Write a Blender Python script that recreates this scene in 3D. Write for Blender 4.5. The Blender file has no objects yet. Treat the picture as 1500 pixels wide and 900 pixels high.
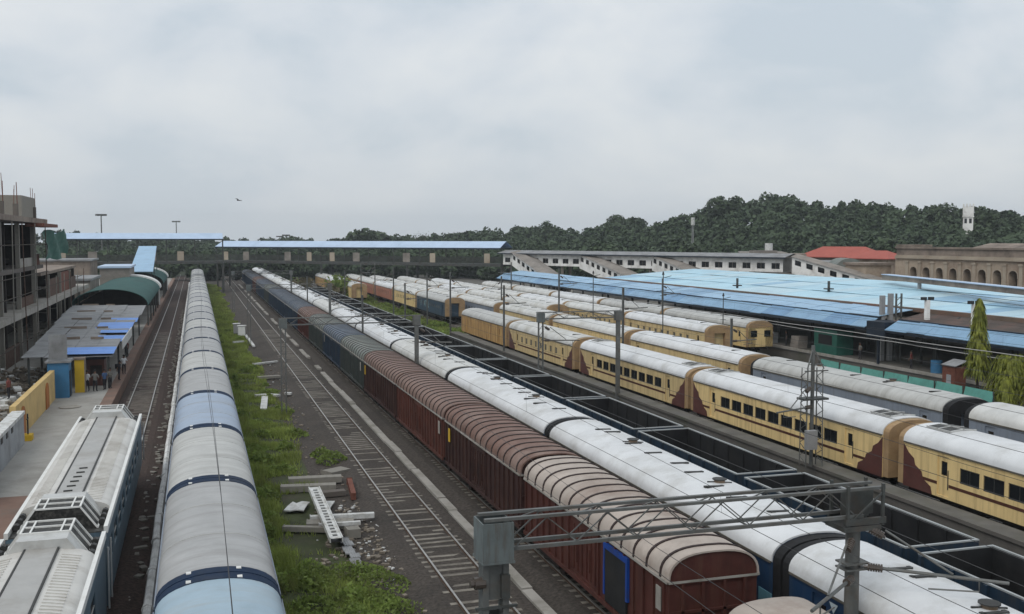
import bpy, bmesh, math, random
import numpy as np
from mathutils import Vector, Matrix

SC = bpy.context.scene
COL = SC.collection
R = random.Random(11)
rad = math.radians

# ------------------------------------------------------------------ camera, light, exposure
FPX, VX, VY, CAMH = 1500.0, 286.0, 349.0, 13.0
PITCH = math.atan((450 - VY) / FPX)
YAW = math.atan((750 - VX) / FPX * math.cos(PITCH))
cd = bpy.data.cameras.new("camera"); cam = bpy.data.objects.new("camera", cd); COL.objects.link(cam)
cd.sensor_width = 36.0; cd.lens = 36.0; cd.clip_start = 0.1; cd.clip_end = 6000
cam.location = (0, 0, CAMH); cam.rotation_euler = (math.pi / 2 - PITCH, 0, -YAW)
SC.camera = cam

SUN_EL, SUN_AZ = 50, 232          # degrees; azimuth clockwise from +Y
world = bpy.data.worlds.new("World"); SC.world = world; world.use_nodes = True
wn, wl = world.node_tree.nodes, world.node_tree.links
wn.clear()
w_out = wn.new("ShaderNodeOutputWorld"); w_bg = wn.new("ShaderNodeBackground")
w_bg.inputs[1].default_value = 0.1
sky = wn.new("ShaderNodeTexSky"); sky.sky_type = 'NISHITA'; sky.sun_disc = False
sky.sun_elevation = rad(SUN_EL); sky.sun_rotation = rad(SUN_AZ); sky.air_density = 1.5; sky.dust_density = 3.0
tc = wn.new("ShaderNodeTexCoord"); sep = wn.new("ShaderNodeSeparateXYZ")
wl.new(tc.outputs["Generated"], sep.inputs[0])
def wmath(op, a, b=None, clamp=False):
    n = wn.new("ShaderNodeMath"); n.operation = op; n.use_clamp = clamp
    for i, v in enumerate((a, b)):
        if v is None: continue
        if isinstance(v, (int, float)): n.inputs[i].default_value = v
        else: wl.new(v, n.inputs[i])
    return n.outputs[0]
zc = wmath('MAXIMUM', sep.outputs[2], 0.0)
den = wmath('ADD', zc, 0.42)
cmb = wn.new("ShaderNodeCombineXYZ")
wl.new(wmath('DIVIDE', sep.outputs[0], den), cmb.inputs[0]); wl.new(wmath('DIVIDE', sep.outputs[1], den), cmb.inputs[1])
nz = wn.new("ShaderNodeTexNoise"); nz.inputs["Scale"].default_value = 2.6; nz.inputs["Detail"].default_value = 7
nz.inputs["Roughness"].default_value = 0.52; nz.inputs["Distortion"].default_value = 0.25
wl.new(cmb.outputs[0], nz.inputs["Vector"])
rmp = wn.new("ShaderNodeValToRGB")
rmp.color_ramp.elements[0].position = 0.36; rmp.color_ramp.elements[0].color = (5.15, 5.8, 6.45, 1)
rmp.color_ramp.elements[1].position = 0.64; rmp.color_ramp.elements[1].color = (7.05, 7.3, 7.5, 1)
e = rmp.color_ramp.elements.new(0.47); e.color = (6.05, 6.5, 7.0, 1)
wl.new(nz.outputs[0], rmp.inputs[0])
# even veil of cloud low over the horizon
veil = wn.new("ShaderNodeMix"); veil.data_type = 'RGBA'
wl.new(wmath('POWER', wmath('SUBTRACT', 1.0, zc), 16.0), veil.inputs[0])
wl.new(rmp.outputs[0], veil.inputs[6]); veil.inputs[7].default_value = (5.75, 6.25, 6.7, 1)
# overcast sky is brighter overhead
gain = wmath('ADD', wmath('MULTIPLY', zc, 0.25), 1.03)
mulv = wn.new("ShaderNodeVectorMath"); mulv.operation = 'SCALE'
wl.new(veil.outputs[2], mulv.inputs[0]); wl.new(gain, mulv.inputs[3])
wmix = wn.new("ShaderNodeMix"); wmix.data_type = 'RGBA'; wmix.inputs[0].default_value = 0.92
wl.new(sky.outputs[0], wmix.inputs[6]); wl.new(mulv.outputs[0], wmix.inputs[7])
wl.new(wmix.outputs[2], w_bg.inputs[0]); wl.new(w_bg.outputs[0], w_out.inputs[0])

sd = bpy.data.lights.new("sun", 'SUN'); sun = bpy.data.objects.new("sun", sd); COL.objects.link(sun)
sd.energy = 1.1; sd.angle = rad(30); sd.color = (1.0, 0.97, 0.92)
sv = Vector((math.sin(rad(SUN_AZ)) * math.cos(rad(SUN_EL)), math.cos(rad(SUN_AZ)) * math.cos(rad(SUN_EL)), math.sin(rad(SUN_EL))))
sun.rotation_euler = sv.to_track_quat('Z', 'Y').to_euler()
SC.view_settings.view_transform = 'Standard'; SC.view_settings.look = 'None'
SC.view_settings.exposure = 0.10; SC.view_settings.gamma = 1; SC.view_settings.use_curve_mapping = False
SC.render.engine = 'CYCLES'
SC.cycles.max_bounces = 5; SC.cycles.diffuse_bounces = 3; SC.cycles.glossy_bounces = 2; SC.cycles.transmission_bounces = 3
SC.cycles.volume_bounces = 0; SC.cycles.transparent_max_bounces = 6
SC.cycles.use_denoising = True; SC.cycles.caustics_reflective = False; SC.cycles.caustics_refractive = False

def cam_ray(x, y):
    a, b = (x - 750) / FPX, (450 - y) / FPX
    cp, sp, ct, st = math.cos(PITCH), math.sin(PITCH), math.cos(YAW), math.sin(YAW)
    return Vector((st * cp + a * ct + b * st * sp, ct * cp - a * st + b * ct * sp, -sp + b * cp))
def at_z(x, y, z):      # measure a point of the photograph: world point on that ray at height z
    d = cam_ray(x, y); t = (z - CAMH) / d.z
    return Vector((d.x * t, d.y * t, z))
def at_dist(x, y, dist):
    d = cam_ray(x, y); h = math.hypot(d.x, d.y); t = dist / h
    return Vector((d.x * t, d.y * t, CAMH + d.z * t))

# ------------------------------------------------------------------ materials
MATS = {}
def mat(name, col, rough=0.7, metal=0.0, var=0.25, scale=1.5, dirt=None, dirt_amt=0.0, dirt_scale=0.35,
        stretch=(1, 1, 1), bump=0.0, bump_scale=20, streak=0.0, leafy=0.0, wave=None):
    if name in MATS: return MATS[name]
    m = bpy.data.materials.new(name); m.use_nodes = True; MATS[name] = m
    nt = m.node_tree; N, L = nt.nodes, nt.links
    b = N["Principled BSDF"]; b.inputs["Roughness"].default_value = rough; b.inputs["Metallic"].default_value = metal
    if rough > 0.55: b.inputs["Specular IOR Level"].default_value = 0.3
    geo = N.new("ShaderNodeNewGeometry"); mp = N.new("ShaderNodeMapping")
    mp.inputs["Scale"].default_value = stretch
    L.new(geo.outputs["Position"], mp.inputs[0])
    n1 = N.new("ShaderNodeTexNoise"); n1.inputs["Scale"].default_value = scale; n1.inputs["Detail"].default_value = 6; n1.inputs["Roughness"].default_value = 0.62
    L.new(mp.outputs[0], n1.inputs["Vector"])
    r1 = N.new("ShaderNodeValToRGB")
    lo = [max(0, c * (1 - var)) for c in col[:3]]; hi = [min(1, c * (1 + var)) for c in col[:3]]
    r1.color_ramp.elements[0].position = 0.3; r1.color_ramp.elements[0].color = (*lo, 1)
    r1.color_ramp.elements[1].position = 0.72; r1.color_ramp.elements[1].color = (*hi, 1)
    L.new(n1.outputs[0], r1.inputs[0])
    out = r1.outputs[0]
    if dirt and dirt_amt > 0:
        n2 = N.new("ShaderNodeTexNoise"); n2.inputs["Scale"].default_value = dirt_scale; n2.inputs["Detail"].default_value = 8; n2.inputs["Roughness"].default_value = 0.7
        if streak:
            mp2 = N.new("ShaderNodeMapping"); mp2.inputs["Scale"].default_value = streak if isinstance(streak, tuple) else (6, 6, streak)
            L.new(geo.outputs["Position"], mp2.inputs[0]); L.new(mp2.outputs[0], n2.inputs["Vector"])
        else: L.new(geo.outputs["Position"], n2.inputs["Vector"])
        r2 = N.new("ShaderNodeValToRGB"); r2.color_ramp.elements[0].position = 0.47; r2.color_ramp.elements[1].position = 0.68
        r2.color_ramp.elements[1].color = (dirt_amt, dirt_amt, dirt_amt, 1)
        L.new(n2.outputs[0], r2.inputs[0])
        mx = N.new("ShaderNodeMix"); mx.data_type = 'RGBA'
        L.new(r2.outputs[0], mx.inputs[0]); L.new(out, mx.inputs[6]); mx.inputs[7].default_value = (*dirt, 1)
        out = mx.outputs[2]
    L.new(out, b.inputs["Base Color"])
    if bump:
        n3 = N.new("ShaderNodeTexNoise"); n3.inputs["Scale"].default_value = bump_scale; n3.inputs["Detail"].default_value = 3
        L.new(geo.outputs["Position"], n3.inputs["Vector"])
        bp = N.new("ShaderNodeBump"); bp.inputs["Strength"].default_value = bump; bp.inputs["Distance"].default_value = 0.05
        L.new(n3.outputs[0], bp.inputs["Height"]); L.new(bp.outputs[0], b.inputs["Normal"])
    if wave:
        wv = N.new("ShaderNodeTexWave"); wv.bands_direction = wave[0]; wv.inputs["Scale"].default_value = wave[1]; wv.inputs["Distortion"].default_value = 0
        L.new(geo.outputs["Position"], wv.inputs["Vector"])
        bp = N.new("ShaderNodeBump"); bp.inputs["Strength"].default_value = .55; bp.inputs["Distance"].default_value = 0.05
        L.new(wv.outputs["Fac"], bp.inputs["Height"]); L.new(bp.outputs[0], b.inputs["Normal"])
    if leafy:
        tr = N.new("ShaderNodeBsdfTranslucent"); L.new(out, tr.inputs[0]); ms = N.new("ShaderNodeMixShader"); ms.inputs[0].default_value = leafy
        L.new(b.outputs[0], ms.inputs[1]); L.new(tr.outputs[0], ms.inputs[2]); L.new(ms.outputs[0], N["Material Output"].inputs["Surface"])
    return m
GRIME = (0.10, 0.085, 0.07)
M = dict(
    white_roof=mat("white painted roof", (.62,.63,.635), .5, 0, .10, .7, (.36, .35, .32), .6, .5),
    white_roof_b=mat("off white roof", (.55,.55,.53), .55, 0, .13, .9, (.32, .30, .24), .7, .4),
    grey_roof=mat("weathered grey roof", (.335,.335,.33), .5, 0, .14, .8, (.22, .21, .20), .7, .5, streak=(.5, 3.2, .5)),
    grey_roof_b=mat("pale grey roof", (.43,.43,.41), .55, 0, .12, .9, (.28, .27, .25), .7, .5, streak=(.5, 3.2, .5)),
    blue_roof=mat("pale blue roof", (.30, .40, .47), .5, 0, .12, .8, (.30, .32, .32), .6, .5, streak=(.5, 3, .5)),
    steel_blue_roof=mat("steel blue roof", (.28, .35, .45), .5, 0, .1, .8, (.3, .3, .3), .5, .5, streak=(.5, 3, .5)),
    end_band=mat("navy band paint", (.005, .020, .052), .85, 0, .2, 2, (.06, .06, .06), .4),
    brown_side=mat("oxide brown side", (.070, .0215, .0165), .65, 0, .3, 1.2, (.09, .042, .028), .55, .8, streak=.5),
    brown_side_b=mat("faded oxide side", (.098,.033,.023), .65, 0, .3, 1.2, (.05, .03, .025), .6, .8, streak=.5),
    brown_side_c=mat("dark oxide side", (.038,.017,.015), .65, 0, .3, 1.2, (.12, .06, .04), .5, .8, streak=.5),
    brown_roof_b=mat("dusty oxide roof", (.205, .135, .110), .65, 0, .25, 1.0, (.12, .07, .055), .7, .5),
    turf=mat("grassy soil", (.05,.06,.024), .95, 0, .4, 1.2, (.06, .05, .04), .7, .5),
    blue_sheet_b=mat("deeper blue roof sheet", (.16,.31,.49), .45, 0, .1, .5, (.1, .18, .3), .6, .35, wave=("Y", 3.2)),
    sky_sheet_b=mat("pale washed shed sheet", (.50, .68, .76), .5, 0, .07, .25, (.33, .48, .56), .6, .3, wave=("Y", 3.2)),
    sky_sheet_c=mat("bluer shed sheet", (.30, .50, .66), .5, 0, .08, .25, (.24, .4, .52), .6, .3, wave=("Y", 3.2)),
    brown_roof=mat("oxide brown roof", (.165,.096,.074), .65, 0, .25, 1.0, (.25, .19, .16), .7, .5),
    pale_roof=mat("faded pale brown roof", (.40,.345,.30), .65, 0, .16, 1.0, (.21, .145, .115), .85, .28),
    rib_shadow=mat("roof seam shadow brown", (.035, .022, .02), .7, 0, .2, 2),  # shadow at the roof seams put into the rib colour
    navy_side=mat("navy wagon side", (.018,.036,.062), .6, 0, .3, 1.2, (.07, .06, .06), .5, .8, streak=.5),
    navy_roof=mat("slate blue roof", (.085, .115, .155), .6, 0, .25, 1, (.16, .16, .15), .6, .5),
    green_side=mat("grey green side", (.04,.05,.047), .65, 0, .3, 1.2, (.1, .09, .08), .5, .8, streak=.5),
    green_roof=mat("grey green roof", (.16, .18, .165), .65, 0, .25, 1, (.2, .18, .15), .6, .5),
    blue_side=mat("coach blue side", (.012, .040, .095), .42, 0, .18, .8, (.05, .07, .09), .5, .5, streak=.4),
    sky_side=mat("pale blue lower panel", (.16, .36, .45), .45, 0, .15, .8, GRIME, .35, .5, streak=.4),
    yellow_side=mat("coach yellow side", (.73, .545, .255), .5, 0, .10, .6, (.27, .175, .08), .55, .5, streak=.3),
    cream_side=mat("faded cream side", (.60, .46, .23), .55, 0, .14, .6, (.3, .2, .1), .7, .5, streak=.35),
    rust_side=mat("rusty yellow side", (.47, .30, .12), .6, 0, .2, .8, (.17, .075, .04), .85, .7, streak=.3),
    maroon=mat("maroon end paint", (.088,.028,.022), .55, 0, .2, 1.5, (.1, .06, .05), .4),
    pink_side=mat("faded salmon side", (.40, .17, .115), .55, 0, .15, .8, (.2, .1, .08), .6, .5, streak=.35),
    slate_side=mat("blue grey coach side", (.20, .235, .29), .5, 0, .10, .7, (.14, .15, .17), .6, .5, streak=.35),
    dark_blue_side=mat("dark blue van side", (.018, .05, .085), .55, 0, .25, 1, (.06, .06, .06), .5, .6, streak=.4),
    tan=mat("tan gangway", (.33, .22, .115), .65, 0, .2, 1.5, (.2, .12, .07), .6, .8),
    black_rubber=mat("black gangway rubber", (.013, .013, .014), .75, 0, .3, 3),
    under=mat("underframe grime", (.025, .022, .02), .8, 0, .4, 2),
    wheel=mat("wheel steel", (.045, .035, .03), .6, .3, .3, 3),
    dark_glass=mat("dark window glass", (.012, .014, .016), .15, 0, .3, 1),
    shutter=mat("grey window shutter", (.16, .15, .12), .6, 0, .3, 2),
    stripe=mat("brown stripe", (.075, .028, .018), .6, 0, .25, 2),
    vent_dark=mat("dark vent metal", (.05, .05, .048), .6, .3, .3, 4),
    grille=mat("dark roof grille", (.035, .035, .033), .6, .3, .5, 9, (.2, .19, .17), .5, 6),
    silver=mat("bare aluminium", (.55, .55, .53), .38, .35, .1, 2, (.3, .28, .25), .5, 1.2),
    emu_roof=mat("dirty white emu roof", (.56, .545, .51), .5, 0, .10, .9, (.34, .31, .27), .75, .6),
    emu_mid=mat("grey walkway roof", (.36, .355, .34), .55, 0, .12, .9, (.25, .23, .2), .7, .6),
    emu_trim=mat("white eave trim", (.72, .72, .69), .45, 0, .06, 1, (.4, .38, .34), .5, 1),
    emu_side=mat("grey blue emu side", (.10, .155, .195), .4, 0, .2, 1, (.05, .05, .05), .5, .6, streak=.4),
    tub_in=mat("coal black interior", (.011,.0115,.0125), .8, 0, .45, .8, (.028, .026, .024), .6, .7),
    tub_out=mat("open wagon navy paint", (.009, .026, .048), .55, 0, .3, 1.2, (.05, .045, .04), .6, .8, streak=.5),
    tub_rim=mat("pale worn rim", (.36, .38, .38), .5, .2, .15, 2, (.15, .14, .13), .6, 1),
    ballast=mat("grey brown ballast", (.062, .052, .044), .95, 0, .55, 7, (.028, .025, .022), .75, .12, bump=.6, bump_scale=11),
    shadow_ballast=mat("shadow blackened wet ballast", (.010, .0095, .009), .95, 0, .5, 7, (.022,.02,.017), .6, .15, bump=.6, bump_scale=11),  # black stands in for deep shadow on wet ballast beside the platform
    ballast_red=mat("rusty ballast", (.062, .043, .036), .95, 0, .55, 7, (.045, .035, .03), .75, .2, bump=.6, bump_scale=11),
    ground=mat("yard earth", (.055,.05,.042), .95, 0, .35, .6, (.055, .062, .034), .85, .05, bump=.5, bump_scale=6),
    sleeper=mat("concrete sleeper", (.21,.19,.16), .85, 0, .35, 1.3, (.07, .06, .05), .8, 1.1),
    rail=mat("rail steel", (.40, .385, .36), .38, .55, .25, 2),
    rail_rust=mat("rusty rail", (.11, .075, .055), .6, .3, .3, 2),
    concrete=mat("platform concrete", (.315,.305,.28), .85, 0, .12, .5, (.19, .175, .155), .75, .3),
    concrete_red=mat("red oxide platform edge", (.20, .125, .095), .85, 0, .18, .6, (.14, .12, .1), .7, .5),
    concrete_pale=mat("pale drain concrete", (.33, .31, .28), .85, 0, .15, .8, (.16, .15, .12), .75, .5),
    worn_paving=mat("worn grey paving", (.135,.13,.12), .9, 0, .25, .8, (.10, .10, .07), .7, .5),
    dark_gutter=mat("plain dark gutter", (.10,.092,.075), .7, 0, .3, 2),  # thin dark line below the coach eaves
    hatch=mat("stained hatch", (.22, .16, .11), .7, 0, .4, 3),
    concrete_dark=mat("damp concrete", (.13, .12, .108), .9, 0, .25, .8, (.05, .06, .035), .7, .4),
    raw_concrete=mat("raw grey concrete", (.125,.11,.097), .9, 0, .2, .8, (.13, .11, .095), .8, .6),
    dim_brick=mat("brown brick infill", (.10, .06, .045), .9, 0, .35, 2),
    white_pipe=mat("white painted pipe", (.70,.70,.68), .6, 0, .12, 2, (.25, .24, .22), .7, 1.2),
    mast=mat("galvanised mast steel", (.125,.13,.125), .55, .3, .25, 2, (.11, .085, .06), .6, 1.5),
    mast_dark=mat("dark mast steel", (.07, .075, .072), .6, .3, .3, 2, (.09, .06, .04), .5, 1.5),
    mast_plate=mat("grey green plate", (.125, .145, .145), .6, .1, .2, 1.5, (.085, .06, .045), .6, 1.5, streak=.8),
    insul=mat("brown insulator", (.07, .055, .045), .4, 0, .2, 5),
    wire=mat("contact wire", (.05, .05, .05), .5, .5, .2, 2),
    wire_pale=mat("pale wire", (.42, .41, .39), .5, .3, .1, 2),
    blue_sheet=mat("mid blue roof sheet", (.22, .38, .54), .45, 0, .10, .5, (.12, .2, .32), .6, .35, wave=("Y", 3.2)),
    blue_sheet_pale=mat("pale blue roof sheet", (.32, .50, .67), .45, 0, .08, .5, (.2, .33, .48), .5, .35, wave=("Y", 3.2)),
    sky_sheet=mat("sky blue shed roof", (.45, .68, .79), .5, 0, .07, .25, (.30, .47, .58), .6, .15, wave=("Y", 3.2)),
    fob_sheet=mat("footbridge roof sheet", (.42, .53, .68), .45, 0, .07, .5, (.3, .4, .52), .5, .3),
    navy_steel=mat("dark canopy steel", (.02, .03, .045), .6, .2, .3, 1),
    gutter=mat("rusty gutter", (.16, .12, .09), .7, .1, .3, .4, (.2, .07, .045), .7, .2),
    rust_roof=mat("old brown roof", (.085, .065, .055), .85, 0, .3, .5, (.13, .05, .035), .6, .25),
    grey_sheet=mat("asbestos grey sheet", (.27,.275,.28), .8, 0, .16, .6, (.14, .135, .13), .7, .5, wave=("X", 3.2)),
    tarp_blue=mat("bright blue tarpaulin", (.09, .24, .62), .5, 0, .12, 1),
    vault_green=mat("dark green vault sheet", (.032,.092,.084), .95, 0, .18, .5, (.05, .07, .065), .5, .4),
    white_trim=mat("white trim", (.68, .68, .66), .6, 0, .08, 2, (.4, .4, .36), .5, 1),
    yellow_wall=mat("ochre wall paint", (.56, .40, .17), .8, 0, .12, .8, (.36, .25, .13), .6, .7),
    yellow_bright=mat("strong yellow paint", (.62, .40, .03), .7, 0, .1, 1),
    orange_paint=mat("orange arch paint", (.36,.13,.03), .75, 0, .15, 1),
    frame_blue=mat("bright blue door frame", (.008,.05,.26), .6, 0, .25, 2, (.04,.035,.03), .6, 1.5),
    booth_blue=mat("blue booth paint", (.045, .165, .31), .65, 0, .15, 1, (.06, .09, .12), .5, .8),
    grey_wall=mat("grey parapet paint", (.33,.345,.36), .8, 0, .12, .8, (.19, .185, .18), .7, .6),
    stone=mat("buff stone", (.37,.30,.23), .85, 0, .22, .45, (.16, .10, .075), .8, .22),
    stone_dark=mat("stained stone", (.24,.195,.16), .9, 0, .3, .5, (.08, .06, .05), .7, .3),
    stone_trim=mat("light stone trim", (.38,.325,.255), .85, 0, .15, .6, (.2, .14, .1), .7, .3),
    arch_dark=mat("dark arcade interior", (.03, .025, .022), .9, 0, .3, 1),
    red_tile=mat("red roof tiles", (.36, .095, .07), .7, 0, .15, .8, (.3, .07, .05), .6, .4),
    white_wall=mat("whitewash", (.82,.81,.78), .8, 0, .08, .6, (.38, .36, .33), .7, .4),
    grime_wall=mat("grimy plaster", (.24, .215, .19), .85, 0, .2, .5, (.13, .115, .1), .75, .3),
    foliage=mat("woodland leaves", (.050, .074, .038), .8, 0, .4, .13, (.022, .042, .022), .7, .05),
    foliage_b=mat("single tree leaves", (.046, .068, .034), .7, 0, .5, .3, (.05, .075, .03), .6, .15),
    foliage_yellow=mat("yellow green leaves", (.27, .29, .05), .65, 0, .6, 3.0, (.09, .13, .025), .7, .8, leafy=.42),  # the drooping trees' own yellow green
    bark=mat("bark", (.06, .048, .038), .9, 0, .3, 3),
    grass=mat("yard grass", (.27, .33, .080), .8, 0, .5, .45, (.145, .135, .05), .75, .3, leafy=.42),
    weed=mat("weed leaves", (.20, .27, .065), .75, 0, .5, .8, (.12, .13, .045), .7, .5, leafy=.42),
    scrub=mat("dry scrub leaves", (.10, .085, .045), .8, 0, .4, .6),
    hill=mat("hill earth", (.035, .045, .022), .95, 0, .4, .05),
    tarp_teal=mat("teal sheet", (.09, .30, .25), .55, 0, .15, .8, (.05, .15, .13), .6, .6),
    white_board=mat("white board", (.58,.585,.57), .7, 0, .12, 3, (.26, .24, .2), .8, 2),
    plank=mat("grey concrete plank", (.25, .235, .205), .85, 0, .2, 2, (.14, .13, .11), .6, 2),
    rust=mat("rusty iron", (.16, .06, .04), .8, .1, .3, 3),
    dirt_pale=mat("pale rubble", (.20, .17, .135), .9, 0, .45, 2),
    skin=mat("skin", (.16, .085, .055), .6, 0, .1, 4),
    cloth_white=mat("white shirt", (.62, .63, .64), .85, 0, .08, 4),
    cloth_dark=mat("dark clothes", (.03, .03, .035), .85, 0, .3, 4),
    cloth_grey=mat("grey shirt", (.17, .165, .15), .85, 0, .15, 4),
    cloth_red=mat("dull red shirt", (.2, .06, .055), .85, 0, .15, 4),
    cloth_blue=mat("blue shirt", (.06, .11, .22), .85, 0, .15, 4),
    hair=mat("black hair", (.012, .011, .01), .6, 0, .2, 6),
    lettering=mat("pale lettering", (.45, .52, .55), .6, 0, .15, 4),
    letter_dark=mat("dark lettering", (.06, .05, .035), .6, 0, .15, 4),
    graffiti=mat("pale graffiti paint", (.28, .42, .44), .6, 0, .2, 3),
    green_paint=mat("green booth paint", (.02, .10, .075), .6, 0, .2, 1),
    plastic_black=mat("black plastic", (.015, .015, .016), .5, 0, .2, 3),
    lamp=mat("lamp housing", (.3, .3, .3), .5, .2, .1, 3),
)

# ------------------------------------------------------------------ mesh helpers
class MB:
    def __init__(s): s.v, s.f, s.m, s.s = [], [], [], []
    def face(s, pts, mi=0, smooth=False):
        i = len(s.v); s.v += [tuple(p) for p in pts]; s.f.append(tuple(range(i, i + len(pts)))); s.m.append(mi); s.s.append(smooth)
    def box(s, x0, x1, y0, y1, z0, z1, mi=0):
        i = len(s.v)
        s.v += [(x0, y0, z0), (x1, y0, z0), (x1, y1, z0), (x0, y1, z0), (x0, y0, z1), (x1, y0, z1), (x1, y1, z1), (x0, y1, z1)]
        for q in ((0, 3, 2, 1), (4, 5, 6, 7), (0, 1, 5, 4), (1, 2, 6, 5), (2, 3, 7, 6), (3, 0, 4, 7)):
            s.f.append(tuple(i + k for k in q)); s.m.append(mi); s.s.append(False)
        return s
    def obox(s, c, size, rz=0.0, mi=0, rx=0.0, ry=0.0):
        rot = Matrix.Rotation(rz, 3, 'Z') @ Matrix.Rotation(rx, 3, 'X') @ Matrix.Rotation(ry, 3, 'Y')
        i = len(s.v); hx, hy, hz = size[0] / 2, size[1] / 2, size[2] / 2
        for p in ((-hx, -hy, -hz), (hx, -hy, -hz), (hx, hy, -hz), (-hx, hy, -hz), (-hx, -hy, hz), (hx, -hy, hz), (hx, hy, hz), (-hx, hy, hz)):
            s.v.append(tuple(Vector(c) + rot @ Vector(p)))
        for q in ((0, 3, 2, 1), (4, 5, 6, 7), (0, 1, 5, 4), (1, 2, 6, 5), (2, 3, 7, 6), (3, 0, 4, 7)):
            s.f.append(tuple(i + k for k in q)); s.m.append(mi); s.s.append(False)
        return s
    def bar(s, a, b, w, h=None, mi=0):
        a, b = Vector(a), Vector(b); d = b - a; L = d.length
        if L < 1e-6: return s
        q = d.to_track_quat('Y', 'Z').to_matrix(); h = h or w; i = len(s.v)
        for yy in (0, L):
            for xx, zz in ((-w / 2, -h / 2), (w / 2, -h / 2), (w / 2, h / 2), (-w / 2, h / 2)):
                s.v.append(tuple(a + q @ Vector((xx, yy, zz))))
        for f in ((0, 1, 2, 3), (7, 6, 5, 4), (0, 4, 5, 1), (1, 5, 6, 2), (2, 6, 7, 3), (3, 7, 4, 0)):
            s.f.append(tuple(i + k for k in f)); s.m.append(mi); s.s.append(False)
        return s
    def tube(s, pts, r, n=6, mi=0, caps=True, r1=None):
        pts = [Vector(p) for p in pts]; i0 = len(s.v); K = len(pts)
        for k, p in enumerate(pts):
            d = (pts[min(k + 1, K - 1)] - pts[max(k - 1, 0)]).normalized()
            q = d.to_track_quat('Z', 'Y').to_matrix()
            rr = r if r1 is None else r + (r1 - r) * k / (K - 1)
            for j in range(n):
                t = 2 * math.pi * j / n
                s.v.append(tuple(p + q @ Vector((rr * math.cos(t), rr * math.sin(t), 0))))
        for k in range(K - 1):
            for j in range(n):
                a = i0 + k * n + j; b = i0 + k * n + (j + 1) % n
                s.f.append((a, b, b + n, a + n)); s.m.append(mi); s.s.append(True)
        if caps:
            s.f.append(tuple(i0 + j for j in range(n - 1, -1, -1))); s.m.append(mi); s.s.append(False)
            s.f.append(tuple(i0 + (K - 1) * n + j for j in range(n))); s.m.append(mi); s.s.append(False)
        return s
    def extrude(s, prof, y0, y1, mi=0, smooth=False, caps=True, closed=True, inset0=0.0, inset1=0.0):
        """profile of (x, z), counter-clockwise seen from -y, swept from y0 to y1"""
        n = len(prof); i = len(s.v)
        s.v += [(x, y0, z) for x, z in prof] + [(x, y1, z) for x, z in prof]
        for k in range(n if closed else n - 1):
            a, b = i + k, i + (k + 1) % n
            s.f.append((a, b, b + n, a + n)); s.m.append(mi); s.s.append(smooth)
        if caps:
            s.f.append(tuple(range(i + n - 1, i - 1, -1))); s.m.append(mi); s.s.append(False)
            s.f.append(tuple(range(i + n, i + 2 * n))); s.m.append(mi); s.s.append(False)
        return s
    def wall_x(s, x, y0, y1, z0, z1, holes, out=-1, depth=0.08, mi=0, rmi=None):
        """wall in the plane x = const with rectangular openings and reveals going inwards"""
        rmi = mi if rmi is None else rmi
        ys = sorted({y0, y1, *[h[0] for h in holes], *[h[1] for h in holes]}); zs = sorted({z0, z1, *[h[2] for h in holes], *[h[3] for h in holes]})
        for a, b in zip(ys, ys[1:]):
            for c, d in zip(zs, zs[1:]):
                my, mz = (a + b) / 2, (c + d) / 2
                if any(h[0] < my < h[1] and h[2] < mz < h[3] for h in holes): continue
                q = [(x, a, c), (x, b, c), (x, b, d), (x, a, d)]
                s.face(q if out > 0 else q[::-1], mi)
        xi = x - out * depth
        for a, b, c, d in holes:
            for q in ([(x, a, c), (xi, a, c), (xi, b, c), (x, b, c)], [(x, a, d), (x, b, d), (xi, b, d), (xi, a, d)],
                      [(x, a, c), (x, a, d), (xi, a, d), (xi, a, c)], [(x, b, c), (xi, b, c), (xi, b, d), (x, b, d)]):
                s.face(q, rmi)
        return s
    def build(s, name, mats, parent=None, loc=None, auto=35):
        me = bpy.data.meshes.new(name); me.from_pydata(s.v, [], s.f)
        if not isinstance(mats, (list, tuple)): mats = [mats]
        for m in mats: me.materials.append(M[m] if isinstance(m, str) else m)
        me.polygons.foreach_set("material_index", s.m); me.polygons.foreach_set("use_smooth", s.s)
        if any(s.s):
            bm = bmesh.new(); bm.from_mesh(me); bmesh.ops.remove_doubles(bm, verts=bm.verts, dist=0.0008); bm.to_mesh(me); bm.free()
            me.set_sharp_from_angle(angle=rad(auto))
        me.update()
        o = bpy.data.objects.new(name, me); COL.objects.link(o)
        if parent: o.parent = parent
        if loc: o.location = loc
        return o

def tag(o, label, cat, group=None, kind=None):
    if label: o["label"] = label
    if cat: o["category"] = cat
    if group: o["group"] = group
    if kind: o["kind"] = kind
    return o
def thing(name, label, cat, loc=(0, 0, 0), rz=0.0, group=None):
    o = bpy.data.objects.new(name, None); COL.objects.link(o); o.location = loc; o.rotation_euler = (0, 0, rz); o.empty_display_size = .3
    return tag(o, label, cat, group)
def structure(o): o["kind"] = "structure"; return o
def clone(o, loc=None, label=None, parent=None, group=None, swap=None):
    c = o.copy(); COL.objects.link(c)
    if parent: c.parent = parent
    if loc is not None: c.location = loc
    if label: c["label"] = label
    if group: c["group"] = group
    if swap and c.type == 'MESH':
        for sl in c.material_slots:
            k = sl.material.name
            if k in swap: sl.link = 'OBJECT'; sl.material = swap[k]
    for ch in o.children: clone(ch, parent=c, swap=swap)
    return c
def drop(o):
    for ch in list(o.children): drop(ch)
    bpy.data.objects.remove(o)
ORD = ["first", "second", "third", "fourth", "fifth", "sixth", "seventh", "eighth", "ninth", "tenth", "eleventh", "twelfth", "thirteenth",
       "fourteenth", "fifteenth", "sixteenth", "seventeenth", "eighteenth", "nineteenth", "twentieth", "twenty-first", "twenty-second", "twenty-third", "twenty-fourth", "twenty-fifth", "twenty-sixth"]
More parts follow.
